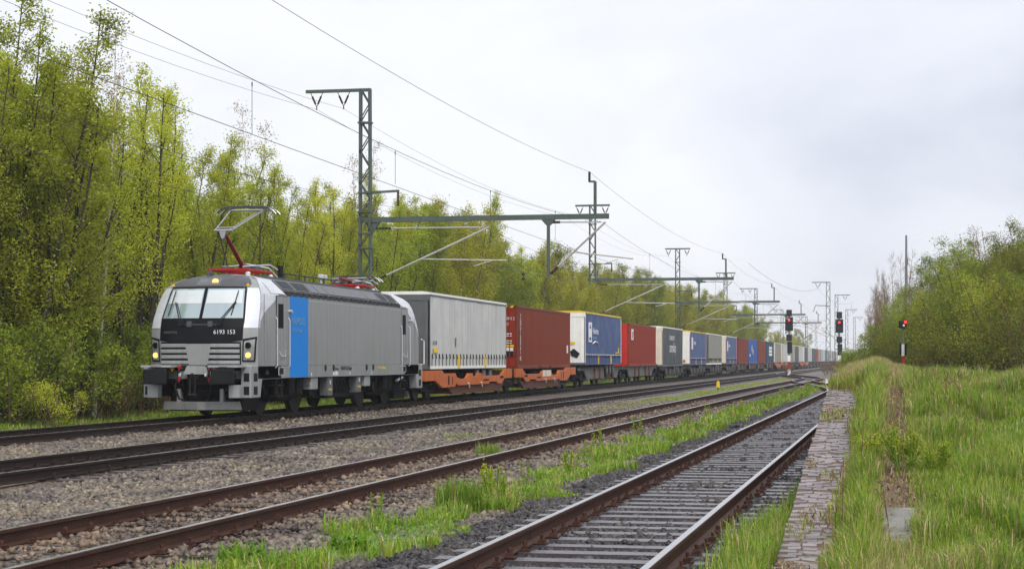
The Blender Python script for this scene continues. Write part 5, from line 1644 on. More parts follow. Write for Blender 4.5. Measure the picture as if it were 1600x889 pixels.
def wagon(kind, Y0, Y1, Y2, Y3, label):
    """two-unit articulated wagon under the loads Y0..Y1 and Y2..Y3"""
    a = Y0 - 1.0; e = Y3 + 1.0
    t = thing('pocket_wagon' if kind == 'orange' else 'container_wagon', label, 'goods wagon', (TX[1], a, 0), 'wagons of the goods train')
    l0, l1, l2, l3 = Y0 - a, Y1 - a, Y2 - a, Y3 - a
    mid = (l1 + l2) / 2; end = e - a
    for y in (1.5, mid, end - 1.5): bogie(t, y)
    if kind == 'orange':
        for (u0, u1, f) in ((0, mid - .5, 0), (mid + .5, end, 1)):
            Lg = u1 - u0
            top = [(0, 1.12), (.17, 1.12), (.19, 1.0), (.31, 1.0), (.33, .78), (.43, .78), (.46, .98), (.5, .98), (.505, .86), (.56, .86), (.565, .98), (.6, .98), (.61, .86), (.86, .86), (.91, 1.12), (1, 1.12)]
            bot = [(1, .72), (.9, .72), (.86, .5), (.8, .52), (.8, .6), (.7, .6), (.7, .52), (.34, .52), (.32, .6), (.3, .48), (.17, .46), (.1, .74), (0, .74)]
            if f: top = [(1 - y, z) for y, z in top][::-1]; bot = [(1 - y, z) for y, z in bot][::-1]
            P = MB(); prism_both(P, [(u0 + y * Lg, z) for y, z in top + bot], 1.22, 1.34)
            fr = P.build('side_frame', M['orange'], t, bevel=.012)
            for q_, zc, hh_, ww in ((.235, .74, .34, .1), (.275, .72, .3, .05), (.66, .69, .07, .5), (.86, .78, .1, .35)):
                yy = u0 + ((1 - q_) if f else q_) * Lg
                P = MB(); P.box(1.335, 1.345, yy - ww, yy + ww, zc - hh_ / 2, zc + hh_ / 2); P.build('frame_opening', M['under'], fr)
            for q_ in (.1, .46, .55, .61, .93):
                yy = u0 + ((1 - q_) if f else q_) * Lg
                P = MB(); P.box(1.34, 1.365, yy - .03, yy + .03, .74 if q_ in (.1, .93) else .6, .97 if q_ not in (.1, .93) else 1.1); P.build('stiffener', M['orange'], fr)
            P = MB(); bl = [(.24, .54), (.92, .54), (.86, .2), (.3, .2)]
            if f: bl = [(1 - y, z) for y, z in bl]
            prism_both(P, [(u0 + y * Lg, z) for y, z in bl], 1.12, 1.24)
            P.build('belly_plate', M['orange_rust'], t)
            P = MB(); P.box(-1.2, 1.2, u0 + .2, u0 + Lg * .15, .75, 1.05); P.box(-1.2, 1.2, u1 - Lg * .12, u1 - .2, .75, 1.05)
            P.box(-1.1, 1.1, u0 + Lg * .25, u1 - Lg * .12, .22, .3)
            P.build('deck', M['orange_rust'], t)
            P = MB()
            for q_ in (.45, .6): yq = u0 + q_ * Lg; P.bar((1.36, yq - .1, .6), (1.36, yq + .1, .42), .05, .05)
            P.build('lifting_guide', M['beige'], t)
            if f:
                P = MB(); P.box(1.34, 1.352, u0 + Lg * .4, u0 + Lg * .54, .72, 1.02); P.build('wagon_plate', M['beige'], t)
        P = MB(); P.box(-.2, .2, mid - 1, mid + 1, .5, .8); P.cbox((0, mid, .62), (2.0, 1.2, .4)); P.build('articulation', M['under'], t)
    else:
        mt = M['wagon_grey'] if kind == 'grey' else M['wagon_dark']
        for (u0, u1) in ((0, mid - .35), (mid + .35, end)):
            Lg = u1 - u0
            P = MB()
            if kind == 'grey':
                pl = [(u0, 1.06), (u1, 1.06), (u1, .92), (u1 - 1.6, .9), (u1 - 2.3, .42), (u0 + 2.3, .42), (u0 + 1.6, .9), (u0, .92)]
                prism_both(P, pl, 1.0, 1.1)
                fr = P.build('side_frame', mt, t, bevel=.01)
                for q_ in (.3, .42, .62, .74):
                    yy = u0 + q_ * Lg
                    for sx_ in (1, -1):
                        P = MB(); P.box(min(sx_ * 1.1, sx_ * 1.19), max(sx_ * 1.1, sx_ * 1.19), yy - .06, yy + .06, .45, 1.04)
                        P.build('frame_rib', M['orange_rust'], fr)
                P = MB(); P.box(1.0, 1.22, u0, u1, 1.06, 1.1); P.box(-1.22, -1.0, u0, u1, 1.06, 1.1); P.build('top_flange', M['wagon_dark'], fr)
            else:
                pl = [(u0, .98), (u0 + .2 * Lg, .98), (u0 + .24 * Lg, .8), (u1 - .24 * Lg, .8), (u1 - .2 * Lg, .98), (u1, .98), (u1, .78), (u1 - 2.6, .7), (u1 - 3.2, .28), (u0 + 3.2, .28), (u0 + 2.6, .7), (u0, .78)]
                prism_both(P, pl, 1.12, 1.24)
                fr = P.build('side_frame', mt, t)
                P = MB()
                for q_ in (.18, .34, .5, .66, .82): yy = u0 + q_ * Lg; P.box(1.24, 1.3, yy - .18, yy + .18, .5, .86)
                P.build('frame_bracket', M['wagon_grey'], fr)
            P = MB(); P.box(-.95, .95, u0 + .1, u1 - .1, .78, .95); P.box(-.25, .25, u0, u1, .4, .8); P.build('centre_sill', M['under'], t)
            P = MB()
            for q_ in (.2, .5, .8): P.cbox((.7, u0 + q_ * Lg, .55), (.5, .9, .35))
            P.build('brake_gear', M['under'], t)
    for y in (-.3, end + .3):
        P = MB()
        for s in (-1, 1): P.tube([(s * .875, y - .3 if y < 0 else y + .3, 1.05), (s * .875, y + .6 if y < 0 else y - .6, 1.05)], .08, 8); P.disc((s * .875, y - .28 if y < 0 else y + .28, 1.05), .22, 'y', .05, 16)
        P.build('buffers', M['under'], t)
    return t


def trailer(Y0, Y1, name, label, curtain, endm, cap, z0=1.28, z1=4.0, pillar=None, straps=True, logo=None, detail=True, strapc=None):
    L_ = Y1 - Y0; H_ = 1.25
    t = thing(name, label, 'semi-trailer', (TX[1], Y0, 0), 'trailers and containers on the goods train')
    # curtain side: gently bellied sheet
    P = MB()
    n = 40 if detail else 4
    for s in (-1, 1):
        rows = []
        zs = [z0 + .02, z0 + .4, z0 + (z1 - z0) * .5, z1 - .3, z1 - .1]
        for i in range(n + 1):
            y = .09 + (L_ - .18) * i / n
            rows.append([(s * (H_ - .012 + (.012 * math.sin(y * 2.2 + z * 1.3) + .006 * math.sin(y * 7.1)) * (0 if z in (zs[0], zs[-1]) else 1)), y, z) for z in zs])
        P.grid(rows)
    cu = P.build('curtain', M[curtain], t, smooth=60)
    # ends, corner posts, roof cap
    P = MB(); P.box(-H_ + .06, H_ - .06, L_ - .08, L_, z0, z1 - .1); P.build('rear_wall', M[endm], t)
    P = MB(); P.box(-H_, H_, 0, .08, z0, z1 - .1)
    if detail:
        for x in np.linspace(-1.0, 1.0, 6): P.box(x - .03, x + .03, -.025, 0, z0 + .1, z1 - .35)
        P.box(-H_, H_, -.02, 0, z1 - .32, z1 - .1)
    P.build('front_wall', M[endm], t)
    P = MB()
    for s in (-1, 1):
        for y in (0, L_ - .09): P.box(min(s * 1.19, s * 1.262), max(s * 1.19, s * 1.262), y, y + .09, z0, z1 - .1)
    P.build('corner_post', M[pillar or 'frame_grey'], t, bevel=.008)
    P = MB(); P.prism([(-1.27, z1 - .1), (1.27, z1 - .1), (1.27, z1 - .02), (1.0, z1 + .015), (-1.0, z1 + .015), (-1.27, z1 - .02)], 'y', -.01, L_ + .01)
    P.build('roof_cover', M[cap], t)
    if detail:
        P = MB()
        for s in (-1, 1): P.box(min(s * 1.25, s * 1.262), max(s * 1.25, s * 1.262), 0, L_, z1 - .155, z1 - .1)
        P.build('roof_rail', M['frame_grey'], t)
    P = MB(); P.box(-1.255, 1.255, 0, L_, z0 - .12, z0); P.build('chassis_rail', M['cap_white'] if straps == 'light' else M['frame_grey'], t)
    if straps and detail:
        P = MB(); k = 0; y = .35
        while y < L_ - .3:
            P.box(1.252, 1.264, y - .018, y + .018, z0 + .0, z0 + .46)
            P.tube([(1.27, y, z0 + .46), (1.275, y + .06, z0 + .28), (1.275, y + .14, z0 + .3)], .014, 4)
            y += .56 + rnd.uniform(-.06, .06)
        P.build('strap', M['black'], t)
        for q_ in (.34, .69):
            P = MB(); P.box(1.25, 1.268, q_ * L_ - .16, q_ * L_ + .16, z0 - .08, z0 + .42)
            P.build('reflector_panel', M['yellow'], t)
        P = MB(); P.box(1.243, 1.256, .1, L_ - .1, z0 - .1, z0 + .42) if strapc else P.box(1.25, 1.258, .1, L_ - .1, z0 - .1, z0 + .02)
        P.build('lower_curtain_band', M[strapc or 'cap_white'], t)
    # running gear in the pocket
    P = MB(); P.box(-.45, .45, .5, L_ - .3, z0 - .3, z0 - .12); P.build('chassis', M['under'], t)
    for y in (L_ * .60, L_ * .69, L_ * .78):
        for s in (-1, 1):
            P = MB(); P.disc((s * 1.02, y, z0 - .42), .48, 'x', .34, 18)
            w_ = P.build('wheel', M['black'], t, smooth=40)
        if detail:
            P = MB(); P.disc((1.2, y, z0 - .42), .24, 'x', .04, 14); P.build('rim', M['frame_grey'], w_)
    if logo: logo(t, cu, L_, z0, z1)
    return t


def corr(P, s, L_, z0, z1, x, pitch=.28, dep=.036, detail=True):
    """corrugated long wall"""
    pts = [(0, 0)]; y = .12
    while y < L_ - .12 - pitch:
        pts += [(y, 0), (y + pitch * .2, -dep), (y + pitch * .5, -dep), (y + pitch * .7, 0)]; y += pitch
    pts.append((L_, 0))
    P.grid([[(s * (x + d), y, z0), (s * (x + d), y, z1)] for y, d in pts])


def container(Y0, Y1, name, label, mat, endm, z0=1.14, z1=3.96, logo=None, detail=True):
    L_ = Y1 - Y0; H_ = 1.22
    t = thing(name, label, 'container', (TX[1], Y0, 0), 'trailers and containers on the goods train')
    P = MB()
    for s in (-1, 1): corr(P, s, L_, z0 + .15, z1 - .1, H_ - .01, .28 if detail else 1.2)
    wl = P.build('side_wall', M[mat], t)
    P = MB()
    for s in (-1, 1):
        for y in (0, L_ - .12): P.box(min(s * 1.1, s * H_ * 1.0), max(s * 1.1, s * H_), y, y + .12, z0, z1)
        P.box(min(s * 1.16, s * H_), max(s * 1.16, s * H_), .12, L_ - .12, z0, z0 + .15); P.box(min(s * 1.16, s * H_), max(s * 1.16, s * H_), .12, L_ - .12, z1 - .1, z1)
    P.build('frame_rail', M[mat], t, bevel=.01)
    P = MB(); P.box(-1.17, 1.17, .05, L_ - .05, z1 - .07, z1 - .02); P.build('roof', M[mat], t)
    P = MB(); P.box(-1.1, 1.1, .03, .07, z0 + .02, z1 - .02); P.box(-1.1, 1.1, L_ - .07, L_ - .03, z0 + .02, z1 - .02)
    dr = P.build('end_door', M[endm], t)
    if detail:
        P = MB()
        for x in (-.85, -.35, .35, .85): P.tube([(x, -.0, z0 + .05), (x, -.0, z1 - .05)], .022, 6)
        for z in (z0 + .12, z0 + .9, z0 + 1.7, z1 - .2): P.box(-1.05, 1.05, .01, .03, z, z + .05)
        P.build('locking_bar', M[endm], dr)
    P = MB()
    for s in (-1, 1):
        for y in (-.005, L_ - .175):
            for z in (z0 - .005, z1 - .115): P.box(min(s * 1.05, s * 1.232), max(s * 1.05, s * 1.232), y, y + .18, z, z + .12)
    P.build('corner_casting', M[mat], t, bevel=.01)
    if detail:
        P = MB()
        for q_ in (.38, .56): P.box(H_ - .02, H_ + .012, q_ * L_, q_ * L_ + .5, z0 + .03, z0 + .12)
        P.build('fork_pocket', M['wagon_dark'], t)
    if logo: logo(t, wl, L_, z0, z1)
    return t


def logo_blue(t, cu, L_, z0, z1):
    X = 1.262
    P = MB()
    P.cur = 0; P.box(X, X + .006, 1.0, 2.15, z0 + 1.15, z0 + 2.25); P.cur = 1
    P.prism([(1.25, z0 + 1.9), (1.9, z0 + 1.9), (1.58, z0 + 2.17)], 'x', X + .004, X + .01)
    P.box(X + .004, X + .01, 1.25, 1.9, z0 + 1.25, z0 + 1.42)
    P.build('logo', [M['text_white'], M['bluec']], cu)
    txt('Hubertus', .5, (X + .006, 2.45, z0 + 1.62), SIDE, M['text_white'], cu, sx=1.05)
    txt('transport', .3, (X + .006, 2.5, z0 + 1.32), SIDE, M['text_faint'], cu, sx=1.3)
    P = MB(); P.tube([(X + .004, 2.5, z0 + 1.08), (X + .004, 3.3, z0 + 1.2), (X + .004, 4.2, z0 + 1.14), (X + .004, 4.6, z0 + 1.0)], .04, 4); P.build('logo_swoosh', M['text_white'], cu)
    P = MB(); P.box(X, X + .006, 11.0, 12.6, z0 + .55, z0 + .62); P.disc((X, 12.2, z0 + .72), .2, 'x', .012, 12); P.build('logo_mark', M['yellow'], cu)
    P = MB(); P.box(X - .005, X + .004, .1, L_ - .1, z0 + .43, z0 + .47); P.build('piping', M['cap_white'], cu)


def logo_small(t, cu, L_, z0, z1):
    X = 1.262
    P = MB(); P.box(X, X + .006, .9, 2.0, z0 + 1.2, z0 + 2.2); P.build('logo', M['text_white'], cu)
    txt('Hubertus', .5, (X + .006, 2.4, z0 + 1.6), SIDE, M['text_white'], cu, sx=1.05)
    P = MB(); P.box(X - .005, X + .004, .1, L_ - .1, z0 + .43, z0 + .47); P.build('piping', M['cap_white'], cu)


def logo_slate(t, cu, L_, z0, z1):
    X = 1.264
    txt('samskip', 1.1, (X, 4.1, z0 + .95), SIDE, M['text_white'], cu, sx=1.2)
    txt('EUROPE', .5, (X, 4.2, z0 + 1.85), SIDE, M['text_white'], cu, sx=1.7)


def logo_grey(t, cu, L_, z0, z1):
    X = 1.262
    txt('RS 7130', .2, (X, .5, z0 + .8), SIDE, M['text_dark'], cu, sx=.9)
    P = MB(); P.box(X, X + .005, .55, 1.25, z0 + .5, z0 + .68); P.build('load_label', M['yellow'], cu)
    P = MB(); P.box(X - .004, X + .004, 4.0, 4.12, z0 + .75, z0 + 1.1); P.build('rub_mark', M['frame_grey'], cu)


def logo_brown(t, wl, L_, z0, z1):
    X = 1.232
    zz = z1 - .55
    for ch in 'TGHU160941':
        txt(ch, .25, (X, .62, zz), SIDE, M['text_white'], wl, 'CENTER', 1.5); zz -= .185
    txt('45', .3, (X, .62, zz - .1), SIDE, M['text_white'], wl, 'CENTER', 1.2)
    P = MB(); P.box(1.21, 1.236, L_ - 1.0, L_ - .75, z0 + .75, z0 + 1.15); P.build('load_label', M['text_white'], wl)
    txt('TGHU 160941 2', .2, (1.08, .0, z1 - .66), FRONT, M['text_white'], t, 'RIGHT', sx=.72)
    txt('L5G1', .2, (.82, .0, z1 - .9), FRONT, M['text_white'], t, 'RIGHT', sx=.9)
    P = MB()
    for k in range(4): P.box(.55, .95, -.004, .006, z1 - 1.3 - .1 * k - .12 * (k > 1), z1 - 1.26 - .1 * k - .12 * (k > 1))
    P.build('data_lines', M['text_white'], t)
    P = MB(); P.box(.5, 1.05, -.004, .02, z0 + .98, z0 + 1.08); P.build('warning_strip', M['yellow'], t)
    P = MB(); P.cur = 0; P.box(.6, 1.02, -.004, .02, z0 + .8, z0 + .95); P.cur = 1; P.box(.6, 1.02, -.004, .02, z0 + .55, z0 + .79); P.build('placard', [M['white'], M['black']], t)
    P = MB()
    for k in range(8): P.prism([(-1.1 + .28 * k, z1 - .1), (-.98 + .28 * k, z1 - .1), (-.9 + .28 * k, z1 - .01), (-1.02 + .28 * k, z1 - .01)], 'y', -.012, .02)
    P.build('height_stripes', M['yellow'], t)


def logo_red(t, wl, L_, z0, z1):
    P = MB(); P.box(1.21, 1.238, 1.0, 1.8, z1 - 1.05, z1 - .35); P.cur = 1; P.prism([(1.15, z1 - .95), (1.45, z1 - .95), (1.65, z1 - .5), (1.3, z1 - .5)], 'x', 1.236, 1.242)
    P.build('logo', [M['text_white'], M['redc']], wl)


def logo_bbox(t, wl, L_, z0, z1):
    P = MB(); P.disc((1.235, 4.5, z0 + 1.75), .42, 'x', .012, 16); P.disc((1.235, 6.2, z0 + 1.35), .36, 'x', .012, 16); P.box(1.229, 1.241, 1.0, 2.2, z0 + .8, z0 + 1.1); P.build('logo', M['text_white'], wl)


def logo_teal(t, wl, L_, z0, z1):
    P = MB()
    for k in range(3): P.box(1.22, 1.24, 4.0, 9.8, z0 + .95 + .45 * k, z0 + 1.3 + .45 * k)
    P.build('logo', M['text_white'], wl)


def rear_pink(t, cu, L_, z0, z1):
    logo_small(t, cu, L_, z0, z1)
    P = MB(); P.prism([(.2, z0 + .5), (.5, z0 + .5), (.35, z0 + .8)], 'y', -.035, -.024); P.build('warning_sign', M['orange'], t)
    P = MB(); P.box(.35, .85, -.035, -.024, z0 + .1, z0 + .32); P.build('number_plate', M['orange'], t)


def rear_white(t, cu, L_, z0, z1):
    logo_blue(t, cu, L_, z0, z1)
    P = MB(); P.prism([(.48, z0 + .36), (.8, z0 + .26), (.95, z0 + .5), (.62, z0 + .78), (.4, z0 + .62)], 'y', -.04, -.026); P.build('black_flap', M['black'], t)
    P = MB(); P.box(.42, .68, -.035, -.026, z0 + 1.0, z0 + 1.15); P.build('yellow_plate', M['yellow'], t)


trailer(65.1, 78.6, 'grey_semitrailer', 'grey curtain sided trailer with black straps right behind the locomotive', 'curtain_grey', 'frame_grey', 'cap_white', 1.28, 4.02, logo=logo_grey)
container(81.2, 94.9, 'brown_container', 'long red brown container between the grey and the blue trailer', 'brown', 'brown_end', 1.12, 3.98, logo_brown)
trailer(99.5, 112.9, 'blue_semitrailer', 'blue curtain sided trailer with white end and yellow roof edge', 'bluec', 'cap_white', 'cap_yellow', 1.36, 4.2, 'cap_white', logo=rear_white, strapc='bluec')
container(116.7, 130.0, 'red_container', 'bright red container with white logo beside the slate trailer', 'redc', 'redend', 1.1, 3.86, logo_red)
trailer(133.6, 146.6, 'slate_semitrailer', 'dark slate trailer with cream end and large white lettering', 'slate', 'beige', 'cap_white', 1.15, 3.98, 'beige', logo=logo_slate, straps=False)
trailer(152, 165, 'blue_semitrailer', 'blue trailer with pink edged white end behind the slate trailer', 'bluec', 'cap_white', 'cap_yellow', 1.2, 3.95, 'pink', logo=rear_pink, strapc='bluec')
trailer(167, 180, 'olive_semitrailer', 'plain olive grey trailer between two blue trailers', 'olive_grey', 'frame_grey', 'cap_white', 1.2, 3.95, straps='light')
trailer(185, 197.5, 'blue_semitrailer', 'blue trailer with cream end ahead of the far brown container', 'bluec', 'beige', 'cap_white', 1.2, 3.95, 'pink', logo=logo_small, strapc='bluec')
container(200, 213.5, 'brown_container', 'far brown container ahead of the plain blue container', 'brown', 'redend', 1.1, 3.95)
container(214.5, 228, 'blue_container', 'deep blue container with round white marks between two brown ones', 'bluebox', 'bluebox', 1.1, 3.95, logo_bbox)
container(229.5, 243, 'brown_container', 'far brown container ahead of the dark teal container', 'brown', 'redend', 1.1, 3.95)
container(245, 259, 'teal_container', 'dark teal container with a white lettered block', 'teal', 'teal', 1.1, 3.95, logo_teal)
FAR = [('olive_grey', 'beige', 'pale olive trailer'), ('curtain_grey', 'beige', 'grey trailer'), ('olive_grey', 'frame_grey', 'olive trailer'), ('slate', 'beige', 'slate trailer'), ('curtain_grey', 'beige', 'light grey trailer'), ('teal', 'cap_white', 'dark teal trailer'),
       ('curtain_grey', 'beige', 'grey trailer'), ('slate', 'frame_grey', 'slate trailer'), ('redc', 'redend', 'red trailer'), ('olive_grey', 'beige', 'olive trailer'), ('curtain_grey', 'cap_white', 'grey trailer'), ('bluec', 'cap_white', 'blue trailer')]
y = 262.0; fars = []
for i in range(26):
    c_, e_, nm = FAR[i % len(FAR)]
    trailer(y, y + 13.4, nm.split()[-2] + '_semitrailer', nm + ' in the distant end of the train', c_, e_, 'cap_white', 1.2, 3.95, 'beige' if e_ == 'beige' else None, detail=False, straps=False)
    fars.append((y, y + 13.4)); y += 16.9
wagon('orange', 65.1, 78.6, 81.2, 94.9, 'orange pocket wagon carrying the grey trailer and the brown container')
wagon('grey', 99.5, 112.9, 116.7, 130.0, 'grey container wagon under the yellow edged blue trailer and the red container')
wagon('dark', 133.6, 146.6, 152, 165, 'dark pocket wagon under the slate trailer and a blue trailer')
wagon('dark', 167, 180, 185, 197.5, 'dark pocket wagon under the olive trailer and a blue trailer')
wagon('grey', 200, 213.5, 214.5, 228, 'rusty grey container wagon under a brown and a deep blue container')
wagon('grey', 229.5, 243, 245, 259, 'rusty grey container wagon under a brown and a dark teal container')
for i in range(0, 26, 2):
    wagon('orange' if i in (0, 4) else 'dark', *fars[i], *fars[i + 1], ('faded orange' if i in (0, 4) else 'dark') + ' wagon in the distant end of the train')

# ------------------------------------------------------------------ overhead line
MX = -23.0
MY = [78, 140, 196.5, 253, 309]


def lattice(P, x, y, z0, z1, wb, wt, dep=.3, nseg=18, ch=.09, lw=.05):
    """two channel uprights with zig-zag lacing on both faces"""
    def wx(z): return (wb + (wt - wb) * (z - z0) / (z1 - z0)) / 2
    for s in (-1, 1):
        P.bar((x + s * wx(z0), y, z0), (x + s * wx(z1), y, z1), ch, dep, up=(0, 1, 0))
    for k in range(nseg):
        a = z0 + (z1 - z0) * k / nseg; b = z0 + (z1 - z0) * (k + 1) / nseg
        s = 1 if k % 2 else -1
        for dy in (-dep / 2 + .01, dep / 2 - .01):
            P.bar((x + s * wx(a), y + dy, a), (x - s * wx(b), y + dy, b), lw, .02, up=(0, 1, 0))


def vinsul(P, x, y, z, w=.55, h=.62):
    for s in (-1, 1):
        P.tube([(x + s * w / 2, y, z), (x, y, z - h)], .018, 5)
        for k in range(6):
            t = .3 + .09 * k; c = Vector((x + s * w / 2 * (1 - t), y, z - h * t)); P.ball(c, .055, 6)
    P.tube([(x, y, z - h), (x, y, z - h - .14)], .025, 5)


def ins(P, a, b, n=6, r=.06):
    a, b = Vector(a), Vector(b)
    P.tube([a, b], .03, 6)
    for k in range(n): P.ball(a.lerp(b, (k + .5) / n), r, 7)


def mast(Y, i, label):
    t = thing('catenary_mast', label, 'catenary mast', (MX, Y, -.4), 'portal masts along the train')
    H = 13.9
    P = MB(); lattice(P, 0, 0, 0, H, .52, .42, .3, 20); P.build('lattice_post', M['mast'], t)
    P = MB(); P.cbox((0, 0, .15), (1.1, 1.1, .5)); P.build('footing', M['concrete'], t)
    P = MB()
    if i % 2 == 0 and i != 2:
        P.bar((-2.75, 0, H - .05), (.25, 0, H - .05), .12, .14); arm_xs = (-2.25, -1.0)
    else:
        P.bar((-1.35, 0, H - .05), (1.35, 0, H - .05), .12, .14); arm_xs = (-1.0, 1.0)
    if i == 1:
        pass
    ta = P.build('top_arm', M['mast'], t)
    for x in arm_xs:
        P = MB(); vinsul(P, x, 0, H - .12); P.build('insulator', M['insul'], ta)
    # bands
    for z in (12.0, 8.9, 8.05, 7.1, 6.45):
        P = MB(); P.cbox((0, 0, z + .4), (.62, .36, .07)); P.build('clamp', M['mast'], t)
    # portal beam
    zb = 8.1
    P = MB(); P.bar((-.35, -.0, zb), (10.9, -.0, zb), .18, .22); P.prism([(.25, zb - .1), (.7, zb - .1), (.25, zb - .7)], 'y', -.05, .05)
    bm = P.build('portal_beam', M['mast'], t)
    P = MB(); P.bar((10.3, 0, zb + .12), (10.3, 0, zb + 1.5), .12, .12); P.bar((10.3, 0, zb + 1.5), (10.05, 0, zb + 1.5), .08, .08); P.build('beam_post', M['mast'], bm)
    P = MB(); ins(P, (10.05, 0, zb + 1.48), (10.05, 0, zb + 1.92), 5, .065); P.build('insulator', M['insul'], bm)
    # drop post between the tracks
    P = MB(); P.bar((8.25, 0, zb - .1), (8.25, 0, 5.45), .13, .13); P.prism([(7.95, zb - .12), (8.55, zb - .12), (8.35, zb - .35), (8.15, zb - .35)], 'y', -.08, .08); P.build('drop_post', M['mast'], bm)
    # feeder bracket
    P = MB(); P.bar((0, 0, 9.3), (1.55, 0, 9.36), .1, .1); br = P.build('bracket_arm', M['mast'], t)
    P = MB(); ins(P, (1.5, 0, 9.3), (1.5, 0, 8.7), 6, .06); P.build('insulator', M['insul'], br)
    # registration arms: one set from the mast, one from the drop post
    for x0, xt, zl, zt in ((.3, 5.6, 5.35, 7.7), (8.35, 10.75, 5.65, 7.85)):
        d = xt - x0
        P = MB(); P.tube([(x0 + .12 * d, 0, zl + .12 * (zt - zl)), (xt, 0, zt)], .045, 8)
        P.tube([(x0 + .16 * d, 0, zt + .02), (xt - .2, 0, zt)], .032, 8)
        ym = .42
        P.tube([(x0 + ym * d, 0, zl + ym * (zt - zl)), (x0 + ym * d + 3.9 if d > 4 else xt + 1.2, -.0, 6.25)], .03, 8)
        c = P.build('cantilever_tube', M['tube'], t)
        P = MB(); ins(P, (x0, 0, zl), (x0 + .13 * d, 0, zl + .13 * (zt - zl)), 6, .07); ins(P, (x0, 0, zt + .02), (x0 + .17 * d, 0, zt + .02), 6, .065)
        P.build('insulator', M['insul'], c)
        P = MB(); P.tube([(x0 + ym * d + (3.2 if d > 4 else 1.9), 0, 6.23), (x0 + ym * d + (2.4 if d > 4 else 1.2), 0, 6.02)], .02, 5); P.build('steady_arm', M['alu'], c)
    return t


ORD = ['green lattice mast with portal beam standing behind the locomotive', 'green lattice mast with portal beam behind the brown and blue loads', 'green lattice mast with portal beam behind the slate trailer',
       'slim lattice mast with portal beam behind the third portal', 'slim lattice mast with portal beam near the first tall signal']
for i, Y in enumerate(MY): mast(Y, i, ORD[i])


def far_mast(px, dz, H, side, arms, label, arm_len=0):
    d = ray(px, 562); X, Y = d[0] * dz, d[1] * dz
    t = thing('lattice_mast', label, 'catenary mast', (X, Y, -.4), 'distant lattice masts')
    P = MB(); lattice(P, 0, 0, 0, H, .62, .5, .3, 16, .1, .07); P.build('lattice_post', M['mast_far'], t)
    P = MB(); P.bar((.3 if side < 0 else -.3, 0, H), (side * 2.3, 0, H), .14, .14)
    if arm_len:
        P.bar((.3, 0, H - 3.4), (-1.8, 0, H - 3.3), .12, .12); P.bar((-1.8, 0, H - 3.3), (-2.1, 0, H - 4.2), .1, .1)
    ta = P.build('top_arm', M['mast_far'], t)
    P = MB(); vinsul(P, side * 1.45, 0, H, .9, .8); P.build('insulator', M['insul'], ta)
    P = MB()
    if arm_len:
        P.tube([(-.2, 0, 5.2), (-arm_len, 0, 7.6)], .06, 6); P.tube([(-.2, 0, 7.5), (-arm_len, 0, 7.6)], .045, 6); P.tube([(2.0, .3, 4.7), (-arm_len + .5, .3, 7.7)], .05, 6)
    else:
        P.tube([(0, 0, 5.3), (side * -2.6, 0, 7.4)], .06, 6); P.tube([(0, 0, 7.4), (side * -2.6, 0, 7.4)], .045, 6)
    P.build('cantilever_tube', M['tube'], t)
    return t


far_mast(1294, 262, 13.0, -1, 0, 'tall lattice mast between the two tall red signals', 4.6)
far_mast(1307, 314, 13.0, 1, 0, 'lattice mast right behind the second tall signal')
far_mast(1323, 405, 13.0, 1, 0, 'pale thin lattice mast past the second tall signal')
far_mast(1335, 480, 13.0, 1, 0, 'faintest lattice mast in front of the bare trees')
far_mast(1222, 405, 13.0, -1, 0, 'thin lattice mast beside the first tall signal')
far_mast(1260, 470, 13.0, -1, 0, 'small far lattice mast between signal and tall mast')
far_mast(1275, 570, 13.0, -1, 0, 'tiny far lattice mast over the end of the train')


# wires
def span(P, pts, sag, r, n=14):
    out = []
    for a, b in zip(pts[:-1], pts[1:]):
        a, b = Vector(a), Vector(b)
        for k in range(n):
            t = k / n; p = a.lerp(b, t); p.z -= sag * 4 * t * (1 - t); out.append(p)
    out.append(Vector(pts[-1]))
    P.tube(out, r, 5)
    return out


SUP = [-38, 20] + MY + [365, 425, 490]
for (xm, zt, zl, name, lab) in ((-17.4, 7.3, 5.9, 1, 'overhead wire above the locomotive with its carrying wire'), (-12.3, 7.45, 5.92, 2, 'overhead wire above the empty running track with its carrying wire')):
    t = thing('overhead_wire', lab, 'overhead line', (0, 0, 0), 'wires of the overhead line')
    P = MB(); span(P, [(xm + (.25 if i % 2 else -.1), y, zt) for i, y in enumerate(SUP)], .75, .007); P.build('carrying_wire', M['wire'], t)
    P = MB(); span(P, [(xm + (.3 if i % 2 else -.3) - (.5 if name == 1 else .1), y, zl) for i, y in enumerate(SUP)], .04, .007, 4); P.build('contact_wire', M['wire'], t)
    for a, b in zip(SUP[1:7], SUP[2:8]):
        for q_ in ((.24, .42, .61, .8) if name == 2 else (.3, .5, .8)):
            y = a + (b - a) * q_; zc = zt - .75 * 4 * q_ * (1 - q_)
            P = MB(); P.tube([(xm, y, zc), (xm - (.4 if name == 1 else .0), y, zl)], .006, 4); P.tube([(xm, y, zc - .05), (xm, y, zc + .03)], .013, 5); P.build('dropper', M['wire'], t)
SUPF = [-38, 20] + MY + [365, 425, 490]
for x, z, sag, lab in ((-25.25, 12.65, .75, 'outer feeder wire along the mast tops'), (-24.0, 12.65, .75, 'inner feeder wire along the mast tops'), (-21.5, 8.2, .5, 'low feeder wire on the mast brackets'), (-12.95, 9.62, .58, 'single wire on the portal beam ends')):
    P = MB(); span(P, [(x, y, z) for y in SUPF], sag, .007)
    tag(P.build('feeder_wire', M['wire']), lab, 'wire', 'wires of the overhead line')
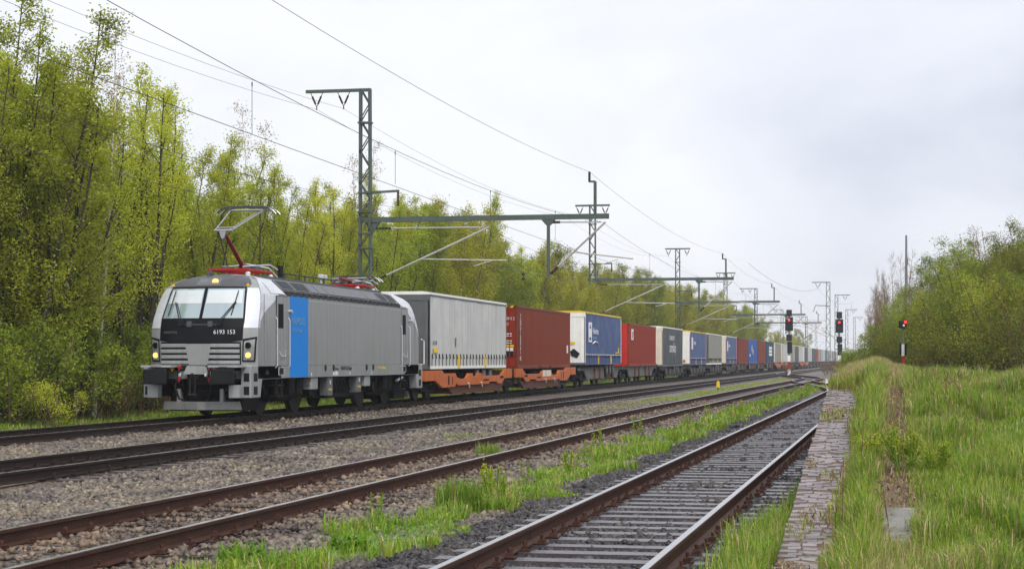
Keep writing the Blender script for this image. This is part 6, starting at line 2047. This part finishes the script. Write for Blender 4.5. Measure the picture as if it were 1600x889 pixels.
# wires of the far right masts
P = MB(); d = ray(1294, 562); X0, Y0 = d[0] * 262, d[1] * 262
span(P, [(-13, 165, 10.2), (X0 - 1.45, Y0, 11.7), (X0 + 2, Y0 + 60, 11.7), (X0 - 1, Y0 + 150, 11.7)], 1.2, .014)
tag(P.build('feeder_wire', M['wire']), 'wire slung to the tall mast between the signals', 'wire', 'wires of the overhead line')
P = MB(); span(P, [(X0 - 4.6, Y0 - 60, 8), (X0 - 4.4, Y0, 7.3), (X0 - 4.2, Y0 + 60, 7.3), (X0 - 4, Y0 + 200, 7.3)], .6, .016)
tag(P.build('feeder_wire', M['wire']), 'carrying wire held by the tall mast between the signals', 'wire', 'wires of the overhead line')
# insulator pair hanging in the lines over the grey trailer
P = MB(); p = at_x(818, 428, -20.5)
P.ball(p, .12, 8, (1, 1, .8)); P.ball((p[0], p[1], p[2] - .26), .12, 8, (1, 1, .8)); P.tube([(p[0], p[1], p[2] + .1), (p[0], p[1], p[2] - .36)], .03, 5)
P.tube([(p[0], p[1], p[2] + .1), (MX + .3, 78, 6.4)], .008, 4); P.tube([(p[0], p[1], p[2] + .1), (MX, 140, 7.0)], .008, 4)
tag(P.build('insulator_pair', M['insul']), 'pair of dark insulators strung between masts over the brown container', 'insulator')


# ------------------------------------------------------------------ signals and markers
def signal(px, dz, top_z, label, bush_base):
    d = ray(px, 562); X, Y = d[0] * dz, d[1] * dz
    t = thing('light_signal', label, 'railway signal', (X, Y, -.3), 'tall red signals')
    P = MB(); h = top_z + .3
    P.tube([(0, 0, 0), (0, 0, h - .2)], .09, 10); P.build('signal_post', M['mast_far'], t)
    bt = h - 3.35
    P = MB(); P.box(-.16, .16, -.13, -.10, .1, .8); P.box(-.16, .16, -.13, -.10, 1.6, 2.3); P.build('post_plate', M['white'], t)
    P = MB(); P.box(-.16, .16, -.132, -.10, .8, 1.6); P.build('post_plate', M['red'], t)
    P = MB(); P.box(-.2, .32, -.15, .2, bt - 1.4, bt - .15); P.build('relay_box', M['signal'], t, bevel=.03)
    P = MB(); P.box(-.3, .3, -.16, .16, h - .72, h); P.build('upper_panel', M['signal'], t, bevel=.03)
    P = MB(); P.box(-.42, .42, -.18, .18, h - 2.3, h - .8)
    hd = P.build('signal_head', M['signal'], t, bevel=.05)
    P = MB(); P.box(-.3, .3, -.16, .16, bt - .05, bt + .65); P.build('lower_panel', M['signal'], t, bevel=.03)
    P = MB(); P.disc((0, -.2, h - 1.15), .1, 'y', .06, 14); P.build('red_lamp', M['lamp_red'], hd)
    P = MB()
    for x, z in ((-.2, h - 1.5), (.2, h - 1.5), (0, h - 1.95)): P.disc((x, -.19, z), .1, 'y', .04, 12)
    P.build('dark_lens', M['black_gloss'], hd)
    P = MB(); P.tube([(-.26, -.2, h - 1.0), (0, -.36, h - .93), (.26, -.2, h - 1.0)], .03, 5); P.build('lamp_hood', M['signal'], hd)
    if bush_base:
        P = MB(); P.box(-.5, .6, .1, .9, bt - .75, bt - .68)
        for x in (-.5, .6):
            for y_ in (.1, .9): P.tube([(x, y_, bt - .7), (x, y_, bt + .3)], .025, 5)
        P.tube([(-.5, .9, bt + .3), (.6, .9, bt + .3)], .025, 5)
        P.build('service_platform', M['mast_far'], t)
    return t


signal(1233, 200, 6.98, 'tall red light signal in front of the grey far trailers', False)
signal(1311.5, 200, 6.75, 'tall red light signal with platform beside the lattice mast', True)

d = ray(1411, 562); dz = 78; X, Y = d[0] * dz, d[1] * dz; zz = float(mead_z(X, Y))
t = thing('dwarf_signal', 'short red light signal on a striped post beside the meadow trees', 'railway signal', (X, Y, zz))
hh = (562 - 501) / 2860 * dz + CZ - zz
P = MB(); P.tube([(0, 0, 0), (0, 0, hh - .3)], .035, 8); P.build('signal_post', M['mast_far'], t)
P = MB(); P.prism([(-.18, hh - .3), (.1, hh - .36), (.17, hh - .25), (.17, hh), (-.18, hh)], 'y', -.14, .14); hd = P.build('signal_head', M['signal'], t, bevel=.02)
P = MB(); P.disc((.1, -.17, hh - .06), .055, 'y', .05, 12); P.build('red_lamp', M['lamp_red'], hd)
P = MB(); P.disc((.03, -.16, hh - .2), .05, 'y', .04, 12); P.build('white_lens', M['white'], hd)
P = MB(); P.tube([(0, 0, hh - 1.5), (0, 0, hh - 1.0)], .065, 8); P.build('white_sleeve', M['white'], t)
P = MB(); P.tube([(0, 0, hh - 2.2), (0, 0, hh - 1.5)], .062, 8); P.build('red_sleeve', M['redend'], t)
P = MB(); P.box(-.15, .15, .06, .12, hh - 1.45, hh - .98); P.build('cable_box', M['signal'], t, bevel=.02)

p = at_y(1122, 606, 105)
t = thing('marker_post', 'small yellow marker post in the grass between the tracks', 'marker post', (p[0], 105, -.22))
P = MB(); P.box(-.09, .09, -.06, .06, .15, .46); P.prism([(-.09, .46), (.09, .46), (.06, .52), (-.06, .52)], 'y', -.06, .06); P.build('marker_box', M['yellow'], t, bevel=.02)
P = MB(); P.tube([(0, 0, 0), (0, 0, .16)], .04, 8); P.build('marker_stem', M['wagon_dark'], t)
d = ray(1296, 562); dz = 128
t = thing('track_cabinet', 'small white cabinet beside the siding points', 'cabinet', (d[0] * dz, d[1] * dz, -.25))
P = MB(); P.box(-.28, .28, -.15, .15, 0, .42); P.build('housing', M['white'], t, bevel=.02)
P = MB(); P.box(-.3, .3, -.18, .18, .42, .46); P.build('cover', M['alu'], t)
P = MB(); P.box(-.9, .3, -.25, -.15, -.02, .08); P.build('plinth', M['concrete'], t)
# transmission mast beyond the trees
d = ray(1416, 562); dz = 420
t = thing('radio_mast', 'tall slim grey radio mast above the bare trees', 'radio mast', (d[0] * dz, d[1] * dz, -.4))
H = (562 - 365) / 2860 * dz + CZ
P = MB(); P.tube([(0, 0, 0), (0, 0, H * .62), (0, 0, H)], .45, 8, .22); P.build('mast_tube', M['frame_grey'], t)
P = MB(); P.cbox((-.3, -.3, H * .52), (.9, .7, 3.6)); P.cbox((.2, -.3, H * .8), (.5, .4, 1.6)); P.build('antenna_panel', M['wagon_grey'], t)
# damp air: far things fade a little
P = MB(); P.box(-700, 500, -60, 1400, -1.6, 40)
hz = link('haze', P.mesh('haze', []))
mh = bpy.data.materials.new('haze'); mh.use_nodes = True; nt = mh.node_tree
nt.nodes.remove(nt.nodes['Principled BSDF'])
pv = N(nt, 'ShaderNodeVolumePrincipled'); pv.inputs['Color'].default_value = (.93, .95, 1, 1); pv.inputs['Density'].default_value = .00038; pv.inputs['Anisotropy'].default_value = .3
nt.links.new(pv.outputs[0], nt.nodes['Material Output'].inputs['Volume'])
hz.data.materials.append(mh); tag(hz, kind='stuff')
scene.cycles.volume_bounces = 0
print('trees', count, 'objects', len(scene.objects))
